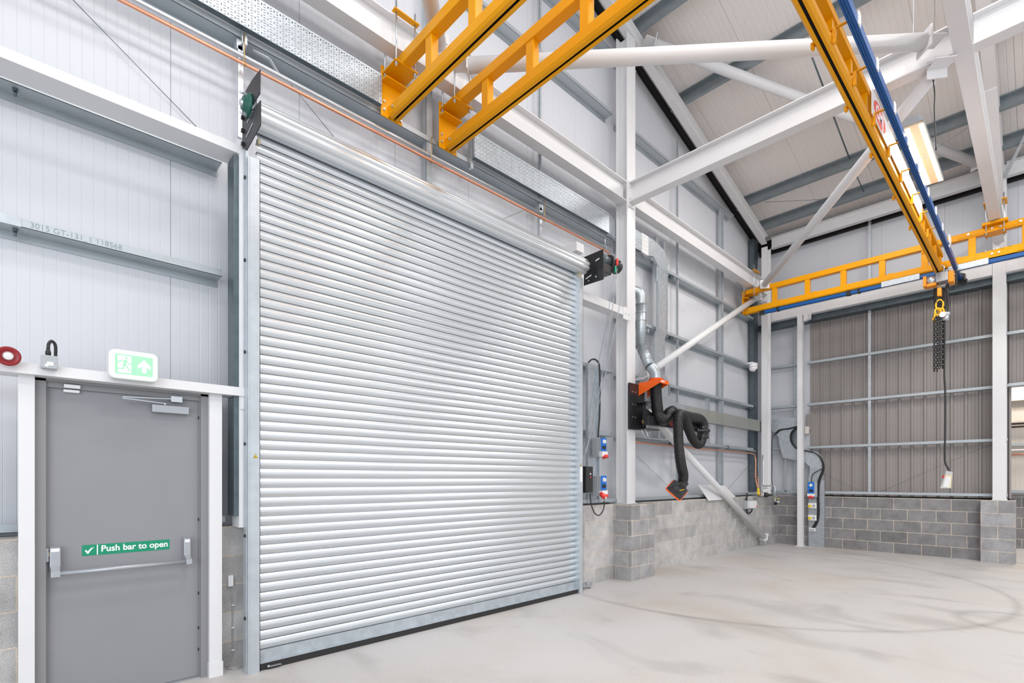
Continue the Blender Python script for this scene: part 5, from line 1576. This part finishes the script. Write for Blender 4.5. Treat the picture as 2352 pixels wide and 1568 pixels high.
tag(obj('bracing_wire', MB().tube([(7.896, 0.9, 5.439), (11.851, 0.9, 7.589)], .003, 6), 'galv_dark'), 'thin wire running from behind the lamp to the portal rafter', 'wire')

# roof stay rods between purlins
for a, b, lab in (((8.159, 2.584, 8.6), (8.563, 2.553, 8.3), 'thin black stay rod between purlins at the top'),
                  ((9.805, 2.434, 7.55), (10.773, 2.421, 7.25), 'dark stay rod between purlins below the tie beam'),
                  ((8.683, 2.468, 8), (9.23, 2.424, 7.7), 'dark stay rod above the tie beam, beside the yellow girder'),
                  ((11.374, 2.443, 7.2), (11.654, 2.39, 7), 'short dark stay rod above the eaves beam')):
    tag(obj('stay_rod', MB().tube([a, b], .012, 8), 'galv_dark'), lab, 'rod')
tag(obj('bracing_wire', MB().tube([(10.674, 3.844, 7), (11.504, 2.893, 7)], .004, 6), 'galv_dark'), 'thin wire under the lowest purlins', 'wire')
tag(obj('eaves_bracket', MB().beam((12.35, 0.478, 6.722), (11.9, 0.203, 7.151), .05, .012), 'galv'), 'galvanised stay rising right of the right column to a purlin', 'stay')

# far room fittings
tf = empty('cable_tray', (15.2, .1, 2.7), 'pale perforated tray on the far room wall with cables beneath', 'cable tray')
obj('tray_face', MB().box((15.28, -2, 2.71), (15.285, 2.0, 2.93)), 'perfcream', tf)
obj('cable_run', MB().cyl((15.27, -2, 2.665), (15.27, 2, 2.665), .022, 8).cyl((15.27, -2, 2.60), (15.27, 2, 2.60), .02, 8), 'rubber', tf)
tag(obj('copper_pipe', MB().cyl((15.25, -2, 2.01), (15.25, 2, 2.01), .018, 10), 'copper'), 'copper pipe on the far room wall', 'pipe')
tag(obj('conduit_pipe', MB().cyl((15.25, -2, 2.10), (15.25, 2, 2.10), .018, 10), 'whiteplastic'), 'pale conduit on the far room wall', 'pipe')

# ================================================================== FUME EXTRACTION
pt = empty('extraction_bracket', (6.85, 4.2, 2.4), 'black wall plate and orange bracket on the tall column holding the fume hose', 'bracket')
px0, px1 = 6.571, 6.993
pz1, pz0 = 2.933, 2.234
obj('wall_plate', MB().box((px0, 4.30, pz0), (px1, 4.325, pz1)), 'blackgloss', pt, .003)
bolts(pt, [(px0 + .08, 4.30, pz) for pz in (pz1 - .13, pz1 - .32, pz1 - .51)] + [(px0 + .16, 4.30, pz) for pz in (pz1 - .13, pz1 - .32, pz1 - .51)], (0, -1, 0), .011, .008, .0)
ox0 = 6.76
yo = 3.937
xo0 = 6.82; xo1 = 6.504
ztop, = (2.951,)
obj('orange_bracket', MB().prism([(xo0, 4.30, ztop), (xo0, yo, ztop + .01), (xo0, yo, ztop - .035), (xo0, 4.30, ztop - .19)], (.006, 0, 0))
    .prism([(xo0 + .24, 4.30, ztop), (xo0 + .24, yo, ztop + .01), (xo0 + .24, yo, ztop - .035), (xo0 + .24, 4.30, ztop - .19)], (.006, 0, 0))
    .prism([(xo0, 4.30, ztop), (xo0 + .246, 4.30, ztop), (xo0 + .246, yo, ztop + .01), (xo0, yo, ztop + .01)], (0, 0, .006))
    .box((xo0, yo - .006, ztop - .04), (xo0 + .246, yo, ztop + .016)), 'orange', pt)
xcc, ycc = xo0 + .123, yo + .14
obj('maker_badge', MB().box((xo0 + .02, yo - .009, ztop - .02), (xo0 + .12, yo - .006, ztop)), 'whiteplastic', pt)
obj('orange_collar', MB().lathe((xcc, ycc, ztop + .006), (0, 0, 1), [(0, .115), (.012, .118), (.018, .10), (.03, .10), (.034, .11), (.046, .11)], 28), 'orange', pt)
# galvanised duct
dk = empty('spiral_duct', (7.0, 4.2, 3.3), 'galvanised spiral duct coming down beside the tall column into the orange collar', 'duct')
dt = ztop + .05
path = [(xcc, ycc, dt), (xcc, ycc, dt + .07), (xcc - .01, ycc + .03, dt + .14), (xcc - .03, ycc + .08, dt + .20)]
lo = Vector((7.01, 4.38, 3.603))
path2 = [(lo.x - .0, lo.y, lo.z - .02), (lo.x, lo.y, lo.z + .05)]
top_ = Vector((7.01, 4.38, 4.219))
obj('lower_elbow', MB().tube(smooth_path(path, 4), .083, 24), 'duct', dk)
obj('sloping_section', MB().tube([path[-1], (lo.x, lo.y, lo.z - .03)], .080, 24), 'duct', dk)
obj('upright_section', MB().tube([(lo.x, lo.y, lo.z - .03), (lo.x, lo.y, top_.z)], .080, 24), 'duct', dk)
obj('top_elbow', MB().tube(smooth_path([(lo.x, lo.y, top_.z), (lo.x, lo.y, top_.z + .10), (lo.x - .02, lo.y + .03, top_.z + .19), (lo.x - .08, lo.y + .12, top_.z + .235), (lo.x - .14, lo.y + .25, top_.z + .24)], 5), .082, 24), 'duct', dk)
obj('side_branch', MB().cyl((lo.x, lo.y, lo.z + .22), (lo.x + .14, lo.y - .02, lo.z + .22), .035, 16).lathe((lo.x + .13, lo.y - .02, lo.z + .22), (1, -.1, 0), [(0, .045), (.02, .045)], 16), 'duct', dk)
a_ = Vector(path[-1]); b_2 = Vector((lo.x, lo.y, lo.z - .03)); dd = (b_2 - a_).normalized()
for t in (0.0, .25, .5, .75, 1.0):
    p = a_.lerp(b_2, t); obj('duct_seam', MB().cyl(p - dd * .004, p + dd * .004, .0845, 24), 'duct', dk)
for t in (.0, .2, .4, .6, .8, 1.0):
    p = Vector((lo.x, lo.y, lo.z - .03 + (top_.z - lo.z + .03) * t)); obj('duct_seam', MB().cyl(p - Vector((0, 0, .004)), p + Vector((0, 0, .004)), .0845, 24), 'duct', dk)


def ribbed(path, r, pitch=.021, amp=.0042, n=20):
    P = smooth_path(path, 10); L_ = [0]
    for a, b in zip(P, P[1:]): L_.append(L_[-1] + (b - a).length)
    step = pitch / 5; s = 0; out = []; rad = []; i = 0; k = 0
    while s < L_[-1]:
        while i < len(P) - 2 and L_[i + 1] < s: i += 1
        t = (s - L_[i]) / max(1e-6, L_[i + 1] - L_[i]); out.append(P[i].lerp(P[i + 1], t)); rad.append(r + amp * math.cos(2 * math.pi * k / 5)); s += step; k += 1
    m_ = MB(); m_.tube(out, r, n, radii=rad); return m_


fh = empty('fume_hose', (7.2, 3.95, 1.4), 'thick ribbed black fume extraction arm with orange rimmed hood', 'extraction arm')
RH = .085
j1 = Vector((7.229, 3.95, 2.489))
obj("upper_hose", ribbed([(xcc, ycc, ztop - .0), (xcc, ycc, ztop - .16), (6.94, 4.05, 2.525), (6.945, 4.02, 2.424), (7.009, 3.98, 2.38), (7.107, 3.97, 2.427), (7.164, 3.98, 2.492), (7.344, 4.02, 2.546)], .084), "hose", fh)
bx_a = Vector((6.57, 4.12, 2.395)); bx_b = Vector((8.568, 4.12, 2.411))
bm_ = obj('boom', MB().box((6.692, 4.06, 2.295), (8.429, 4.14, 2.427)), 'blackgloss', fh, .004)
text('boom_lettering', 'KI', .09, (7.371, 4.058, 2.353), FACE_Y, 'textred', bm_, bold=.004)
obj('pivot_post', MB().cyl((6.774, 4.18, pz0 + .02), (6.774, 4.18, pz0 + .40), .03, 16).box((px0 + .16, 4.10, pz0 + .0), (px1 + .10, 4.30, pz0 + .012)).box((px0 + .16, 4.10, pz0 + .40), (px1 + .10, 4.30, pz0 + .412)), 'blackgloss', fh)
obj('pivot_bush', MB().cyl((6.774, 4.18, pz0 + .09), (6.774, 4.18, pz0 + .14), .034, 16), 'brass', fh)
obj('wire_loop', MB().tube(smooth_path([(6.665, 4.15, 2.217), (6.697, 4.14, 2.153), (6.753, 4.13, 2.104), (6.802, 4.13, 2.12), (6.794, 4.14, 2.185), (6.749, 4.15, 2.236)]), .007, 8), 'zinc', fh)
obj('boom_stay', MB().prism([(6.701, 4.12, 2.555), (7.189, 4.12, 2.399), (7.189, 4.12, 2.352), (6.701, 4.12, 2.315)], (0, .02, 0)), 'blackgloss', fh)
obj('boom_duct', MB().tube(smooth_path([(7.239, 3.97, 2.505), (7.475, 3.98, 2.5), (7.853, 3.99, 2.491), (8.13, 4, 2.494), (8.255, 4, 2.467), (8.318, 4, 2.406), (8.326, 4, 2.333)], 8), .088, 22), 'blackgloss', fh)
obj('swivel_joint', MB().lathe((8.318, 4, 2.325), (0, 0, -1), [(0, .105), (.02, .125), (.04, .12), (.05, .10), (.12, .092), (.14, .10), (.16, .095)], 26), 'blackgloss', fh)
bolts(fh, [(7.942, 3.9, 2.292), (7.982, 3.89, 2.28), (8.038, 3.88, 2.283)], (0, -1, 0), .013, .012, .0)
obj('swivel_arm', MB().box((8.026, 4.04, 2.366), (8.356, 4.08, 2.325)), 'blackgloss', fh)
obj('lower_hose', ribbed([(8.302, 4, 2.25), (8.294, 4, 2.161), (8.203, 3.99, 2.075), (8.038, 3.97, 2.07), (7.808, 3.93, 2.152), (7.565, 3.88, 2.306), (7.342, 3.83, 2.441), (7.113, 3.78, 2.45), (6.992, 3.74, 2.332), (6.961, 3.72, 2.091), (7, 3.72, 1.837), (7.09, 3.74, 1.678), (7.226, 3.78, 1.536), (7.269, 3.82, 1.404), (7.239, 3.84, 1.324)], .071), 'hose', fh)
# hood: a shallow four-cornered canopy with an orange rim
hd = [Vector(p) for p in ((6.808, 3.84, 1.339), (7.315, 3.98, 1.475), (7.483, 3.84, 1.297), (6.956, 3.7, 1.164))]
cc_ = sum(hd, Vector()) / 4
rim = []
for i in range(4):
    p, q, s_ = hd[i], hd[(i + 1) % 4], hd[i - 1]
    for w_ in ((.30, 0), (.10, .02), (.02, .10), (0, .30)):
        rim.append(p + (s_ - p) * w_[0] * .5 + (q - p) * w_[1] * .5)
nrm = (hd[1] - hd[0]).cross(hd[3] - hd[0]).normalized()
if nrm.y > 0: nrm = -nrm      # towards the viewer side, where the hose arrives
hm = MB()
lay = []
for sc_, h_ in ((1.0, 0), (.97, .02), (.60, .05), (.42, .10), (.40, .16)):
    lay.append([cc_ + (p - cc_) * sc_ + nrm * h_ for p in rim])
nn = len(rim); vs = [p for l in lay for p in l]; fs = []
for a in range(len(lay) - 1):
    for i in range(nn):
        j = (i + 1) % nn; fs.append((a * nn + i, a * nn + j, (a + 1) * nn + j, (a + 1) * nn + i))
fs.append(tuple(range(nn))); fs.append(tuple((len(lay) - 1) * nn + i for i in range(nn)))
hm.add(vs, fs)
obj('hood', hm, 'blackgloss', fh)
obj('hood_rim', MB().tube(rim + [rim[0]], .010, 8, caps=False), 'orange', fh)
obj('hood_label', MB().beam((6.975, 3.7, 1.317), (7.093, 3.7, 1.331), .014, .006), 'warnyellow', fh)


# repeats of one kind carry one group phrase
GROUPS = {'sheeting_rail': 'sheeting rails on the walls', 'roof_purlin': 'purlins under the roof', 'steel_column': 'white steel columns', 'steel_beam': 'white steel beams',
          'tubular_brace': 'white tubular braces', 'vertical_strut': 'vertical struts between the rails', 'slotted_channel': 'slotted channels behind the trays', 'runway_truss': 'yellow crane runway trusses',
          'cable_tray': 'perforated cable trays', 'bracing_wire': 'thin bracing wires', 'power_socket': 'blue faced industrial sockets', 'yellow_socket': 'yellow sockets on the riser',
          'warning_sticker': 'yellow warning triangles on the shutter', 'stay_rod': 'stay rods between the purlins', 'conductor_rail': 'blue conductor rails', 'copper_pipe': 'copper pipes on the walls',
          'conduit_pipe': 'conduits on the walls', 'door_post': 'white posts beside the grey door', 'drop_bracket': 'drop brackets under the rail', 'supply_cable': 'black supply cables',
          'steel_rafter': 'white rafters'}
for o in list(bpy.data.objects):
    if o.parent is None and o.get('label'):
        k = o.name.split('.')[0]
        if k in GROUPS: o['group'] = GROUPS[k]
